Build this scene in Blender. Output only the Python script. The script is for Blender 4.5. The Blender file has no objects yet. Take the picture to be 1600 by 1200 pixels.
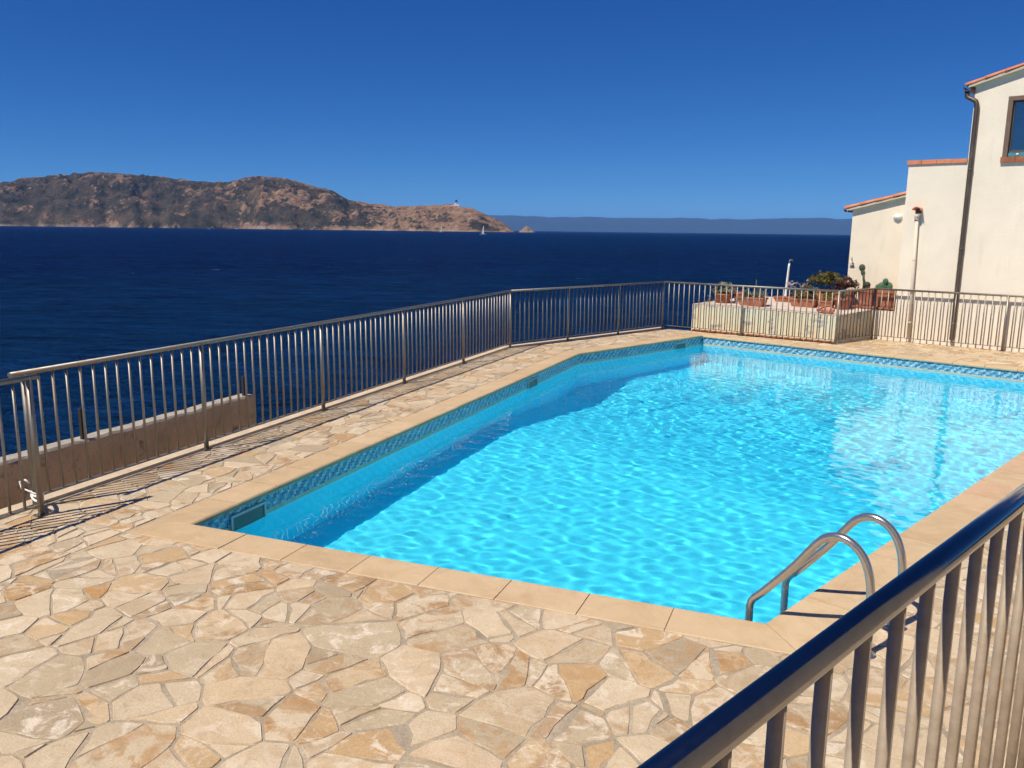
import bpy, bmesh, math, random
import numpy as np
from mathutils import Vector, Matrix, noise as mnoise

random.seed(7)
rng = np.random.default_rng(7)
sc = bpy.context.scene
COL = sc.collection
R = math.radians

# ------------------------------------------------------------------ camera
EYE = 2.28
cam_d = bpy.data.cameras.new('camera')
cam = bpy.data.objects.new('camera', cam_d)
COL.objects.link(cam)
sc.camera = cam
roll, pitch = math.atan(0.012), R(10.538)
F = Vector((0, math.cos(pitch), -math.sin(pitch)))
Rt = Vector((1, 0, 0))
Up = Rt.cross(F)
r_ = Rt * math.cos(roll) + Up * math.sin(roll)
u_ = -Rt * math.sin(roll) + Up * math.cos(roll)
cam.matrix_world = Matrix(((r_.x, u_.x, -F.x, 0), (r_.y, u_.y, -F.y, 0), (r_.z, u_.z, -F.z, EYE), (0, 0, 0, 1)))
cam_d.sensor_width = 36
cam_d.lens = 36 * 1290 / 1600
cam_d.clip_start = 0.05
cam_d.clip_end = 200000

# ------------------------------------------------------------------ light
SUN_TO = Vector((-0.632, -0.455, 1.1357)).normalized()      # towards the sun
sun_el = math.asin(SUN_TO.z)
sun_az = math.atan2(SUN_TO.x, SUN_TO.y)                      # clockwise from +Y
world = bpy.data.worlds.new('World')
sc.world = world
world.use_nodes = True
wn = world.node_tree
wn.nodes.clear()
sky = wn.nodes.new('ShaderNodeTexSky')
sky.sky_type = 'NISHITA'
sky.sun_disc = False
sky.sun_elevation = sun_el
sky.sun_rotation = sun_az
sky.altitude = 0
sky.air_density = 0.4
sky.dust_density = 0.0
sky.ozone_density = 10.0
bg = wn.nodes.new('ShaderNodeBackground')
bg.inputs['Strength'].default_value = 0.1
wo = wn.nodes.new('ShaderNodeOutputWorld')
# overall colour grade of the whole sky: deep, saturated summer blue
ssep = wn.nodes.new('ShaderNodeSeparateColor'); scom = wn.nodes.new('ShaderNodeCombineColor')
wn.links.new(sky.outputs[0], ssep.inputs[0])
for ch, (k_, g_) in enumerate(((0.37, 1.38), (0.745, 1.0), (1.66, 0.66))):
    pw = wn.nodes.new('ShaderNodeMath'); pw.operation = 'POWER'; pw.inputs[1].default_value = g_
    ml = wn.nodes.new('ShaderNodeMath'); ml.operation = 'MULTIPLY'; ml.inputs[1].default_value = k_
    wn.links.new(ssep.outputs[ch], pw.inputs[0]); wn.links.new(pw.outputs[0], ml.inputs[0]); wn.links.new(ml.outputs[0], scom.inputs[ch])
wn.links.new(scom.outputs[0], bg.inputs[0])
wn.links.new(bg.outputs[0], wo.inputs[0])
sun_d = bpy.data.lights.new('sun', 'SUN')
sun_d.energy = 5.0
sun_d.angle = R(0.53)
sun_d.color = (1.0, 0.93, 0.80)
sun = bpy.data.objects.new('sun', sun_d)
COL.objects.link(sun)
sun.rotation_euler = (-SUN_TO).to_track_quat('-Z', 'Y').to_euler()
sun.location = (0, 0, 30)
sun_d.cycles.is_caustics_light = True
sc.view_settings.view_transform = 'Standard'
sc.view_settings.look = 'None'
sc.view_settings.exposure = 0.1
sc.view_settings.gamma = 1.0
sc.cycles.use_denoising = True
sc.cycles.max_bounces = 11
sc.cycles.diffuse_bounces = 5
sc.cycles.glossy_bounces = 5
sc.cycles.transmission_bounces = 7
sc.cycles.transparent_max_bounces = 10
sc.cycles.volume_bounces = 1
sc.cycles.caustics_reflective = True
sc.cycles.caustics_refractive = True
sc.cycles.sample_clamp_indirect = 6.0
sc.cycles.blur_glossy = 0.3
sc.cycles.use_adaptive_sampling = True
sc.cycles.adaptive_threshold = 0.05
sc.cycles.adaptive_min_samples = 16

# ------------------------------------------------------------------ helpers
def V(*a): return Vector(a)

def mesh_obj(name, verts, faces, mat=None, parent=None, smooth=False, loc=None):
    me = bpy.data.meshes.new(name)
    me.from_pydata([tuple(v) for v in verts], [], faces)
    me.update()
    if smooth:
        me.polygons.foreach_set('use_smooth', [True] * len(me.polygons))
    if mat: me.materials.append(mat)
    return link(name, me, parent, loc)

def link(name, me, parent=None, loc=None):
    o = bpy.data.objects.new(name, me)
    COL.objects.link(o)
    if parent is not None: o.parent = parent
    if loc is not None: o.location = loc
    return o

def empty(name, loc=(0, 0, 0), rz=0.0):
    o = bpy.data.objects.new(name, None)
    o.empty_display_size = 0.1
    COL.objects.link(o)
    o.location = loc
    o.rotation_euler = (0, 0, rz)
    return o

def tag(o, label, cat, group=None):
    o['label'] = label
    o['category'] = cat
    if group: o['group'] = group
    return o

def structure(o):
    o['kind'] = 'structure'
    return o

class MB:
    """collects shapes, builds one mesh"""
    def __init__(s):
        s.v, s.f, s.sm = [], [], []
    def add(s, verts, faces, smooth=False):
        k = len(s.v)
        s.v += [Vector(v) for v in verts]
        s.f += [tuple(i + k for i in f) for f in faces]
        s.sm += [smooth] * len(faces)
    def box(s, x0, x1, y0, y1, z0, z1, M=None):
        vs = [Vector((x, y, z)) for z in (z0, z1) for x, y in ((x0, y0), (x1, y0), (x1, y1), (x0, y1))]
        if M is not None: vs = [M @ v for v in vs]
        s.add(vs, [(3, 2, 1, 0), (4, 5, 6, 7), (0, 1, 5, 4), (1, 2, 6, 5), (2, 3, 7, 6), (3, 0, 4, 7)])
    def prism(s, poly, z0, z1):
        n = len(poly)
        z0s = z0 if hasattr(z0, '__len__') else [z0] * n
        z1s = z1 if hasattr(z1, '__len__') else [z1] * n
        vs = [(p[0], p[1], z) for p, z in zip(poly, z0s)] + [(p[0], p[1], z) for p, z in zip(poly, z1s)]
        fs = [tuple(reversed(range(n))), tuple(range(n, 2 * n))]
        fs += [(i, (i + 1) % n, n + (i + 1) % n, n + i) for i in range(n)]
        s.add(vs, fs)
    def tube(s, pts, rad, n=10, cap=True, rads=None):
        pts = [Vector(p) for p in pts]
        vs, fs = [], []
        t0 = (pts[1] - pts[0]).normalized()
        ref = Vector((0, 0, 1)) if abs(t0.z) < 0.9 else Vector((1, 0, 0))
        a = t0.cross(ref).normalized()
        for i, p in enumerate(pts):
            if i == 0: t = pts[1] - pts[0]
            elif i == len(pts) - 1: t = pts[-1] - pts[-2]
            else: t = (pts[i + 1] - p).normalized() + (p - pts[i - 1]).normalized()
            t.normalize()
            a = (a - t * a.dot(t)).normalized()
            b = t.cross(a)
            rr = rads[i] if rads else rad
            for k in range(n):
                an = 2 * math.pi * k / n
                vs.append(p + (a * math.cos(an) + b * math.sin(an)) * rr)
        for i in range(len(pts) - 1):
            for k in range(n):
                fs.append((i * n + k, i * n + (k + 1) % n, (i + 1) * n + (k + 1) % n, (i + 1) * n + k))
        s.add(vs, fs, True)
        if cap:
            k0 = len(s.v) - len(vs)
            s.f.append(tuple(k0 + k for k in reversed(range(n)))); s.sm.append(False)
            s.f.append(tuple(k0 + (len(pts) - 1) * n + k for k in range(n))); s.sm.append(False)
    def lathe(s, prof, n=16, M=None):
        vs, fs = [], []
        for (rr, z) in prof:
            for k in range(n):
                an = 2 * math.pi * k / n
                v = Vector((rr * math.cos(an), rr * math.sin(an), z))
                vs.append(M @ v if M is not None else v)
        for i in range(len(prof) - 1):
            for k in range(n):
                fs.append((i * n + k, i * n + (k + 1) % n, (i + 1) * n + (k + 1) % n, (i + 1) * n + k))
        s.add(vs, fs, True)
    def build(s, name, mat=None, parent=None, loc=None):
        me = bpy.data.meshes.new(name)
        o = Vector(loc) if loc is not None else Vector((0, 0, 0))
        me.from_pydata([tuple(v - o) for v in s.v], [], s.f)
        me.update()
        me.polygons.foreach_set('use_smooth', s.sm)
        if mat: me.materials.append(mat)
        return link(name, me, parent, loc)

# ------------------------------------------------------------------ material helpers
class NT:
    def __init__(s, name):
        s.m = bpy.data.materials.new(name)
        s.m.use_nodes = True
        s.t = s.m.node_tree
        s.t.nodes.clear()
        s.out = s.n('ShaderNodeOutputMaterial')
    def n(s, typ, **kw):
        nd = s.t.nodes.new(typ)
        for k, v in kw.items():
            if k.startswith('i_'):
                nd.inputs[k[2:].replace('_', ' ')].default_value = v
            else: setattr(nd, k, v)
        return nd
    def l(s, a, b): s.t.links.new(a, b)
    def coord(s, kind='Object'):
        return s.n('ShaderNodeTexCoord').outputs[kind]
    def pos(s):
        return s.n('ShaderNodeNewGeometry').outputs['Position']
    def mapping(s, vec, scale=(1, 1, 1), rot=(0, 0, 0)):
        m = s.n('ShaderNodeMapping')
        m.inputs['Scale'].default_value = scale
        m.inputs['Rotation'].default_value = rot
        s.l(vec, m.inputs['Vector'])
        return m.outputs[0]
    def noise(s, vec, scale, detail=4, rough=0.55, dist=0.0, out='Fac'):
        nd = s.n('ShaderNodeTexNoise')
        nd.inputs['Scale'].default_value = scale
        nd.inputs['Detail'].default_value = detail
        nd.inputs['Roughness'].default_value = rough
        nd.inputs['Distortion'].default_value = dist
        if vec is not None: s.l(vec, nd.inputs['Vector'])
        return nd.outputs[out]
    def ramp(s, fac, stops, interp='LINEAR'):
        nd = s.n('ShaderNodeValToRGB')
        cr = nd.color_ramp
        cr.interpolation = interp
        while len(cr.elements) < len(stops): cr.elements.new(0.5)
        for e, (p, c) in zip(cr.elements, stops):
            e.position = p
            e.color = (c[0], c[1], c[2], 1) if hasattr(c, '__len__') else (c, c, c, 1)
        s.l(fac, nd.inputs['Fac'])
        return nd.outputs['Color']
    def mix(s, fac, a, b, blend='MIX'):
        nd = s.n('ShaderNodeMix', data_type='RGBA', blend_type=blend)
        for sock, v in ((nd.inputs['Factor'], fac), (nd.inputs[6], a), (nd.inputs[7], b)):
            if hasattr(v, 'is_linked') or isinstance(v, bpy.types.NodeSocket): s.l(v, sock)
            elif hasattr(v, '__len__'): sock.default_value = (*v[:3], 1)
            else: sock.default_value = v
        return nd.outputs[2]
    def math(s, op, a, b=0.0, c=None):
        nd = s.n('ShaderNodeMath', operation=op)
        for i, v in enumerate((a, b) if c is None else (a, b, c)):
            if isinstance(v, bpy.types.NodeSocket): s.l(v, nd.inputs[i])
            else: nd.inputs[i].default_value = v
        return nd.outputs[0]
    def attr(s, name, out='Color'):
        return s.n('ShaderNodeAttribute', attribute_name=name).outputs[out]
    def bump(s, h, strength=0.3, dist=0.01):
        b = s.n('ShaderNodeBump')
        b.inputs['Strength'].default_value = strength
        b.inputs['Distance'].default_value = dist
        s.l(h, b.inputs['Height'])
        return b.outputs[0]
    def principled(s, color, rough=0.6, metal=0.0, normal=None, spec=0.5, ior=1.5):
        p = s.n('ShaderNodeBsdfPrincipled')
        for sock, v in (('Base Color', color), ('Roughness', rough), ('Metallic', metal)):
            if isinstance(v, bpy.types.NodeSocket): s.l(v, p.inputs[sock])
            elif hasattr(v, '__len__'): p.inputs[sock].default_value = (*v[:3], 1)
            else: p.inputs[sock].default_value = v
        p.inputs['Specular IOR Level'].default_value = spec
        p.inputs['IOR'].default_value = ior
        if normal is not None: s.l(normal, p.inputs['Normal'])
        s.l(p.outputs[0], s.out.inputs['Surface'])
        return p

def simple(name, color, rough=0.6, metal=0.0, var=0.12, scale=6.0, bump=0.15, bscale=60, bdist=0.004, dirt=None):
    t = NT(name)
    p = t.pos()
    a = t.noise(p, scale, 5, 0.6)
    dk = tuple(c * (1 - var) for c in color)
    lt = tuple(min(1, c * (1 + var)) for c in color)
    col = t.ramp(a, [(0.3, dk), (0.7, lt)])
    if dirt:
        d = t.ramp(t.noise(p, dirt[1], 6, 0.65), [(dirt[2], 0), (dirt[2] + 0.12, 1)])
        col = t.mix(d, col, dirt[0])
    nb = t.bump(t.noise(p, bscale, 4, 0.6), bump, bdist)
    t.principled(col, rough, metal, nb)
    return t.m

# stone paving: cream, ochre and grey slabs, tone stored per stone in attribute 'tone'
def mat_stone():
    t = NT('paving_stone')
    sep = t.n('ShaderNodeSeparateColor')
    t.l(t.attr('tone'), sep.inputs[0])
    r0, r1, r2 = sep.outputs
    p = t.pos()
    off = t.n('ShaderNodeVectorMath', operation='MULTIPLY_ADD')
    t.l(t.attr('tone'), off.inputs[0])
    off.inputs[1].default_value = (37, 53, 71)
    t.l(p, off.inputs[2])
    q = off.outputs[0]
    base = t.ramp(r0, [(0.0, (0.39, 0.305, 0.20)), (0.15, (0.48, 0.38, 0.25)), (0.4, (0.57, 0.45, 0.30)), (0.7, (0.64, 0.51, 0.35)), (0.84, (0.57, 0.41, 0.24)), (0.94, (0.49, 0.31, 0.145)), (1.0, (0.69, 0.57, 0.425))])
    n1 = t.noise(q, 4.2, 7, 0.66, 1.1)
    och = t.ramp(n1, [(0.46, 0), (0.53, 0.7), (0.64, 1)])
    amt = t.math('MULTIPLY', och, t.ramp(r1, [(0.25, 0.06), (0.6, 0.4), (0.88, 1.0)]))
    c = t.mix(amt, base, t.mix(r2, (0.46, 0.24, 0.08), (0.34, 0.20, 0.095)))
    n2 = t.noise(q, 7.0, 8, 0.7, 0.9)
    wh = t.math('MULTIPLY', t.ramp(n2, [(0.52, 0), (0.60, 1)]), t.ramp(r2, [(0.3, 0.15), (0.9, 0.85)]))
    c = t.mix(wh, c, (0.72, 0.615, 0.485))
    n3 = t.noise(q, 13.0, 8, 0.72, 0.6)
    gr = t.math('MULTIPLY', t.ramp(n3, [(0.55, 0), (0.70, 1)]), t.ramp(r1, [(0.0, 0.25), (1.0, 0.65)]))
    c = t.mix(gr, c, (0.25, 0.175, 0.105))
    n4 = t.noise(p, 90.0, 5, 0.7)
    c = t.mix(0.55, c, t.ramp(n4, [(0.25, 0.30), (0.75, 0.70)]), 'OVERLAY')
    n5 = t.noise(p, 0.8, 6, 0.68, 0.6)
    c = t.mix(t.math('MULTIPLY', t.ramp(n5, [(0.48, 0), (0.68, 1)]), 0.38), c, (0.38, 0.275, 0.165))
    n6 = t.noise(p, 5.5, 7, 0.75, 0.8)
    c = t.mix(t.math('MULTIPLY', t.ramp(n6, [(0.58, 0), (0.70, 1)]), 0.4), c, (0.22, 0.16, 0.10))
    hn = t.math('ADD', t.math('MULTIPLY', n1, 0.6), t.math('ADD', t.math('MULTIPLY', n3, 0.35), t.math('MULTIPLY', n4, 0.12)))
    t.principled(c, t.ramp(n2, [(0.3, 0.5), (0.7, 0.75)]), 0, t.bump(hn, 0.7, 0.018), 0.35)
    return t.m

def mat_mortar():
    t = NT('mortar')
    p = t.pos()
    c = t.ramp(t.noise(p, 4.0, 6, 0.65), [(0.3, (0.30, 0.24, 0.17)), (0.55, (0.42, 0.34, 0.25)), (0.75, (0.52, 0.43, 0.325))])
    c = t.mix(0.6, c, t.ramp(t.noise(p, 70, 5, 0.7), [(0.25, 0.25), (0.75, 0.7)]), 'OVERLAY')
    t.principled(c, 0.9, 0, t.bump(t.noise(p, 80, 5, 0.7), 0.5, 0.01), 0.2)
    return t.m

def mat_coping():
    t = NT('coping_stone')
    p = t.pos()
    sep = t.n('ShaderNodeSeparateColor')
    t.l(t.attr('tone'), sep.inputs[0])
    base = t.ramp(sep.outputs[0], [(0, (0.52, 0.37, 0.215)), (0.5, (0.57, 0.415, 0.25)), (0.8, (0.59, 0.435, 0.27)), (1, (0.58, 0.36, 0.225))])
    n1 = t.noise(p, 3.2, 6, 0.65, 0.6)
    c = t.mix(t.math('MULTIPLY', t.ramp(n1, [(0.48, 0), (0.68, 1)]), 0.55), base, (0.47, 0.305, 0.16))
    n2 = t.noise(p, 9, 6, 0.7, 0.4)
    c = t.mix(t.math('MULTIPLY', t.ramp(n2, [(0.55, 0), (0.72, 1)]), 0.5), c, (0.70, 0.52, 0.33))
    n6 = t.noise(p, 2.1, 7, 0.72, 0.9)
    c = t.mix(t.math('MULTIPLY', t.ramp(n6, [(0.52, 0), (0.66, 1)]), 0.45), c, (0.40, 0.285, 0.17))
    n3 = t.noise(p, 140, 4, 0.7)
    c = t.mix(0.5, c, t.ramp(n3, [(0.25, 0.3), (0.75, 0.7)]), 'OVERLAY')
    t.principled(c, 0.75, 0, t.bump(t.math('ADD', n2, t.math('MULTIPLY', n3, 0.3)), 0.35, 0.01), 0.3)
    return t.m

def mat_steel(name, base=(0.62, 0.60, 0.56), rough=0.24, stain=0.5):
    t = NT(name)
    p = t.pos()
    n1 = t.noise(t.mapping(p, (1, 1, 0.25)), 9, 6, 0.7)
    n2 = t.noise(p, 60, 5, 0.7)
    st = t.math('MULTIPLY', t.ramp(n1, [(0.48, 0), (0.70, 1)]), stain)
    c = t.mix(st, base, (0.36, 0.25, 0.15))
    rr = t.math('ADD', t.math('MULTIPLY', st, 0.3), t.math('ADD', rough - 0.06, t.math('MULTIPLY', n2, 0.12)))
    t.principled(c, rr, t.math('SUBTRACT', 0.85, t.math('MULTIPLY', st, 0.5)), t.bump(n2, 0.05, 0.002))
    return t.m

def mat_plaster(name, color, stain=(0.5, 0.40, 0.28), amt=0.25):
    t = NT(name)
    p = t.pos()
    n1 = t.noise(p, 1.3, 6, 0.6, 0.3)
    c = t.ramp(n1, [(0.3, tuple(x * 0.93 for x in color)), (0.7, tuple(min(1, x * 1.04) for x in color))])
    n2 = t.noise(t.mapping(p, (3.0, 3.0, 0.5)), 2.2, 6, 0.65)
    c = t.mix(t.math('MULTIPLY', t.ramp(n2, [(0.55, 0), (0.78, 1)]), amt), c, stain)
    n3 = t.noise(p, 45, 5, 0.65)
    t.principled(c, 0.9, 0, t.bump(n3, 0.45, 0.014), 0.2)
    return t.m

M_STONE, M_MORTAR, M_COPING = mat_stone(), mat_mortar(), mat_coping()
M_STEEL = mat_steel('weathered_stainless_steel', (0.30, 0.275, 0.235), 0.5, 0.55)
M_RAIL = mat_steel('polished_stainless_steel', (0.50, 0.48, 0.45), 0.2, 0.1)
def mat_near(name, base, rough, metal, streak):
    t = NT(name)
    p = t.pos()
    n1 = t.noise(t.mapping(p, (1, 1, 0.12)), 160, 4, 0.6)
    n2 = t.noise(p, 22, 6, 0.7)
    c = t.mix(t.math('MULTIPLY', t.ramp(n2, [(0.42, 0), (0.72, 1)]), streak), base, tuple(x * f for x, f in zip(base, (0.55, 0.48, 0.42))))
    t.principled(c, t.math('ADD', rough - 0.04, t.math('MULTIPLY', n1, 0.08)), metal, None)
    return t.m
M_HANDRAIL = mat_near('handrail_steel', (0.27, 0.255, 0.24), 0.15, 1.0, 0.3)
M_BALUSTER = mat_near('tarnish_reflection_steel', (0.36, 0.285, 0.205), 0.55, 0.15, 0.55)  # tarnish, with the tan reflection of the ground put into the base colour
M_CREAM = mat_plaster('cream_plaster', (0.84, 0.735, 0.595), (0.5, 0.40, 0.28), 0.2)
M_PLANTER = None
M_TERRA = simple('terracotta', (0.34, 0.115, 0.055), 0.85, 0, 0.3, 6, 0.4, 50, dirt=((0.42, 0.24, 0.16), 7, 0.55))
M_TILE = simple('roof_terracotta', (0.62, 0.215, 0.105), 0.8, 0, 0.25, 5, 0.3, 40)
M_WHITE = simple('white_plastic', (0.78, 0.77, 0.74), 0.4, 0, 0.05)
M_DARKMETAL = simple('brown_painted_metal', (0.10, 0.075, 0.06), 0.5, 0, 0.2)
M_KERB = simple('kerb_cement', (0.56, 0.44, 0.31), 0.9, 0, 0.15, 5, 0.5, 40, 0.01, dirt=((0.34, 0.27, 0.2), 3, 0.6))
M_CONCRETE = simple('old_concrete', (0.58, 0.43, 0.27), 0.95, 0, 0.25, 2.0, 0.7, 25, 0.02, dirt=((0.2, 0.15, 0.11), 4, 0.55))
M_CONCTOP = simple('concrete_cap', (0.38, 0.33, 0.27), 0.95, 0, 0.2, 6, 0.6, 30, 0.02)
M_SOIL = simple('soil', (0.09, 0.06, 0.04), 0.95, 0, 0.3, 12, 0.6, 30, 0.02)

# ------------------------------------------------------------------ layout (metres, camera above the origin)
NL, FRT, FRC, FAR, KINK = V(-2.486, 6.134), V(1.526, 4.587), V(9.96, 13.17), V(4.295, 18.546), V(1.27, 15.531)
POOL = [NL, FRT, FRC, FAR, KINK]                     # counter-clockwise, inner coping edge
WATER_Z = -0.22
E45 = V(0.701, 0.713)                                # direction of the pool's right side
N45 = V(0.713, -0.701)

def offset_poly(poly, d):
    """outward offset of a ccw convex polygon"""
    n = len(poly)
    out = []
    for i in range(n):
        a, b, c = poly[i - 1], poly[i], poly[(i + 1) % n]
        d1, d2 = (b - a).normalized(), (c - b).normalized()
        n1, n2 = V(d1.y, -d1.x), V(d2.y, -d2.x)
        k = 1 + n1.dot(n2)
        out.append(b + (n1 + n2) * (d / k))
    return out

def clip(poly, p, n):
    """keep the part of a convex polygon with (x-p).n >= 0"""
    out = []
    m = len(poly)
    for i in range(m):
        a, b = poly[i], poly[(i + 1) % m]
        da, db = (a - p).dot(n), (b - p).dot(n)
        if da >= 0: out.append(a)
        if (da > 0 and db < 0) or (da < 0 and db > 0):
            out.append(a + (b - a) * (da / (da - db)))
    return out

def area(poly):
    return 0.5 * sum(poly[i - 1].x * poly[i].y - poly[i].x * poly[i - 1].y for i in range(len(poly)))

def tone_attr(me, vals):
    at = me.color_attributes.new('tone', 'FLOAT_COLOR', 'POINT')
    at.data.foreach_set('color', np.asarray(vals, dtype=np.float32).ravel())

# fence line, posts of the long run and the far runs
FD = V(0.3691, 0.9294)                               # direction of the long seaside run
F1 = V(-3.173, 8.328)
FA_START = F1 - FD * 1.98
F5 = V(-0.047, 16.202)
F8 = V(3.60, 19.78)
F10 = V(6.80, 17.28)
F11 = V(7.977, 18.23)
F13 = F11 + V(math.cos(R(-41.5)), math.sin(R(-41.5))) * 7.0
# ------------------------------------------------------------------ terrain: sea, deck block
SEA_Z = -6.8
def mat_sea():
    t = NT('sea_water')
    p = t.pos()
    d = t.n('ShaderNodeVectorMath', operation='LENGTH')
    t.l(p, d.inputs[0])
    q1 = t.mapping(p, (0.10, 0.22, 0.1), (0, 0, R(12)))
    q2 = t.mapping(p, (0.5, 0.95, 0.5), (0, 0, R(-8)))
    w1 = t.noise(q1, 1.0, 6, 0.62, 0.4)
    w2 = t.noise(q2, 1.0, 6, 0.65, 0.5)
    w3 = t.noise(t.mapping(p, (0.012, 0.035, 0.02), (0, 0, R(5))), 1.0, 5, 0.6, 0.3)
    b1 = t.n('ShaderNodeBump'); b1.inputs['Strength'].default_value = 1.0; b1.inputs['Distance'].default_value = 4.0
    t.l(w1, b1.inputs['Height'])
    b2 = t.n('ShaderNodeBump'); b2.inputs['Strength'].default_value = 1.0; b2.inputs['Distance'].default_value = 1.0
    t.l(w2, b2.inputs['Height']); t.l(b1.outputs[0], b2.inputs['Normal'])
    deep = t.ramp(w3, [(0.35, (0.0004, 0.0055, 0.044)), (0.65, (0.0008, 0.011, 0.072))])
    near = t.ramp(t.math('DIVIDE', d.outputs['Value'], 260.0), [(0.12, (0.001, 0.020, 0.036)), (0.8, (0, 0, 0))])
    c = t.mix(1.0, deep, near, 'ADD')
    c = t.mix(t.ramp(w2, [(0.5, 0), (0.66, 1)]), c, (0.003, 0.032, 0.115))  # crests painted lighter, standing in for light coming through the waves
    w4 = t.noise(t.mapping(p, (0.16, 0.42, 0.2), (0, 0, R(-14))), 1.0, 7, 0.72, 0.6)
    c = t.mix(t.ramp(w4, [(0.5, 0), (0.68, 1)]), c, (0.004, 0.038, 0.135))
    c = t.mix(t.ramp(w4, [(0.30, 0.7), (0.46, 0)]), c, (0.0002, 0.002, 0.016))
    # whitecaps
    foam = t.math('MULTIPLY', t.ramp(t.noise(t.mapping(p, (0.17, 0.30, 0.1)), 1.0, 6, 0.68, 0.5), [(0.70, 0), (0.74, 1)]), 0.75)
    c = t.mix(foam, c, (0.6, 0.65, 0.7))
    df = t.n('ShaderNodeBsdfDiffuse'); t.l(c, df.inputs[0]); t.l(b2.outputs[0], df.inputs['Normal'])
    gl = t.n('ShaderNodeBsdfGlossy'); gl.inputs['Roughness'].default_value = 0.16; t.l(b2.outputs[0], gl.inputs['Normal'])
    fr = t.n('ShaderNodeFresnel'); fr.inputs[0].default_value = 1.33; t.l(b2.outputs[0], fr.inputs['Normal'])
    fac = t.ramp(fr.outputs[0], [(0.03, 0.004), (0.12, 0.025), (0.4, 0.12), (1.0, 0.30)])
    mx = t.n('ShaderNodeMixShader'); t.l(fac, mx.inputs[0]); t.l(df.outputs[0], mx.inputs[1]); t.l(gl.outputs[0], mx.inputs[2])
    t.l(mx.outputs[0], t.out.inputs['Surface'])
    return t.m

def sea():
    rad = [0, 30, 80, 200, 500, 1500, 5000, 15000, 40000, 90000]
    vs, fs = [(0, 0, SEA_Z)], []
    n = 64
    for r0 in rad[1:]:
        for k in range(n):
            a = 2 * math.pi * k / n
            vs.append((r0 * math.cos(a), r0 * math.sin(a), SEA_Z))
    for k in range(n): fs.append((0, 1 + k, 1 + (k + 1) % n))
    for i in range(len(rad) - 2):
        o = 1 + i * n
        for k in range(n): fs.append((o + k, o + n + k, o + n + (k + 1) % n, o + (k + 1) % n))
    structure(mesh_obj('sea', vs, fs, mat_sea()))
sea()

# deck outline (convex): left of the fence runs a cement kerb
KB = 0.12
fdn = V(-FD.y, FD.x)                                # towards the sea
d58 = (F8 - F5).normalized(); n58 = V(-d58.y, d58.x)
d810 = (F10 - F8).normalized(); n810 = V(-d810.y, d810.x)
big = [V(-14, -6), V(16, -6), V(16, 24), V(-14, 24)]
DECK = clip(big, F1 + fdn * KB, -fdn)
DECK = clip(DECK, F5 + n58 * KB, -n58)
DECK = clip(DECK, F8 + n810 * KB, -n810)
DECK_TOP = -0.006
hole = offset_poly(POOL, 0.25)

def deck_base():
    # mortar bed with the pool cut out, in convex pieces
    b = MB()
    rest = DECK
    pieces = []
    for i in range(5):
        a, c = hole[i], hole[(i + 1) % 5]
        dd = (c - a).normalized(); nn = V(dd.y, -dd.x)
        pc = clip(rest, a, nn)
        if len(pc) > 2: pieces.append(pc)
        rest = clip(rest, a, -nn)
    for pc in pieces:
        b.add([(p.x, p.y, DECK_TOP) for p in pc], [tuple(range(len(pc)))])
    top = structure(b.build('paving', M_MORTAR))
    b = MB()
    n = len(DECK)
    vs = [(p.x, p.y, DECK_TOP - 0.004) for p in DECK] + [(p.x - 0.0, p.y, SEA_Z - 4) for p in DECK]
    b.add(vs, [((i + 1) % n, i, n + i, n + (i + 1) % n) for i in range(n)])
    structure(b.build('cliff', M_CONCRETE))
    return top
PAVING = deck_base()

# ------------------------------------------------------------------ swimming pool
def mat_liner():
    t = NT('pool_paint')
    p = t.pos()
    n1 = t.noise(p, 1.1, 5, 0.6, 0.4)
    c = t.ramp(n1, [(0.3, (0.07, 0.80, 0.985)), (0.7, (0.09, 0.84, 0.995))])
    n2 = t.noise(p, 6, 6, 0.7, 0.5)
    c = t.mix(t.math('MULTIPLY', t.ramp(n2, [(0.5, 0), (0.75, 1)]), 0.25), c, (0.05, 0.73, 0.975))
    t.principled(c, 0.7, 0, None, 0.2)
    return t.m

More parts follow.
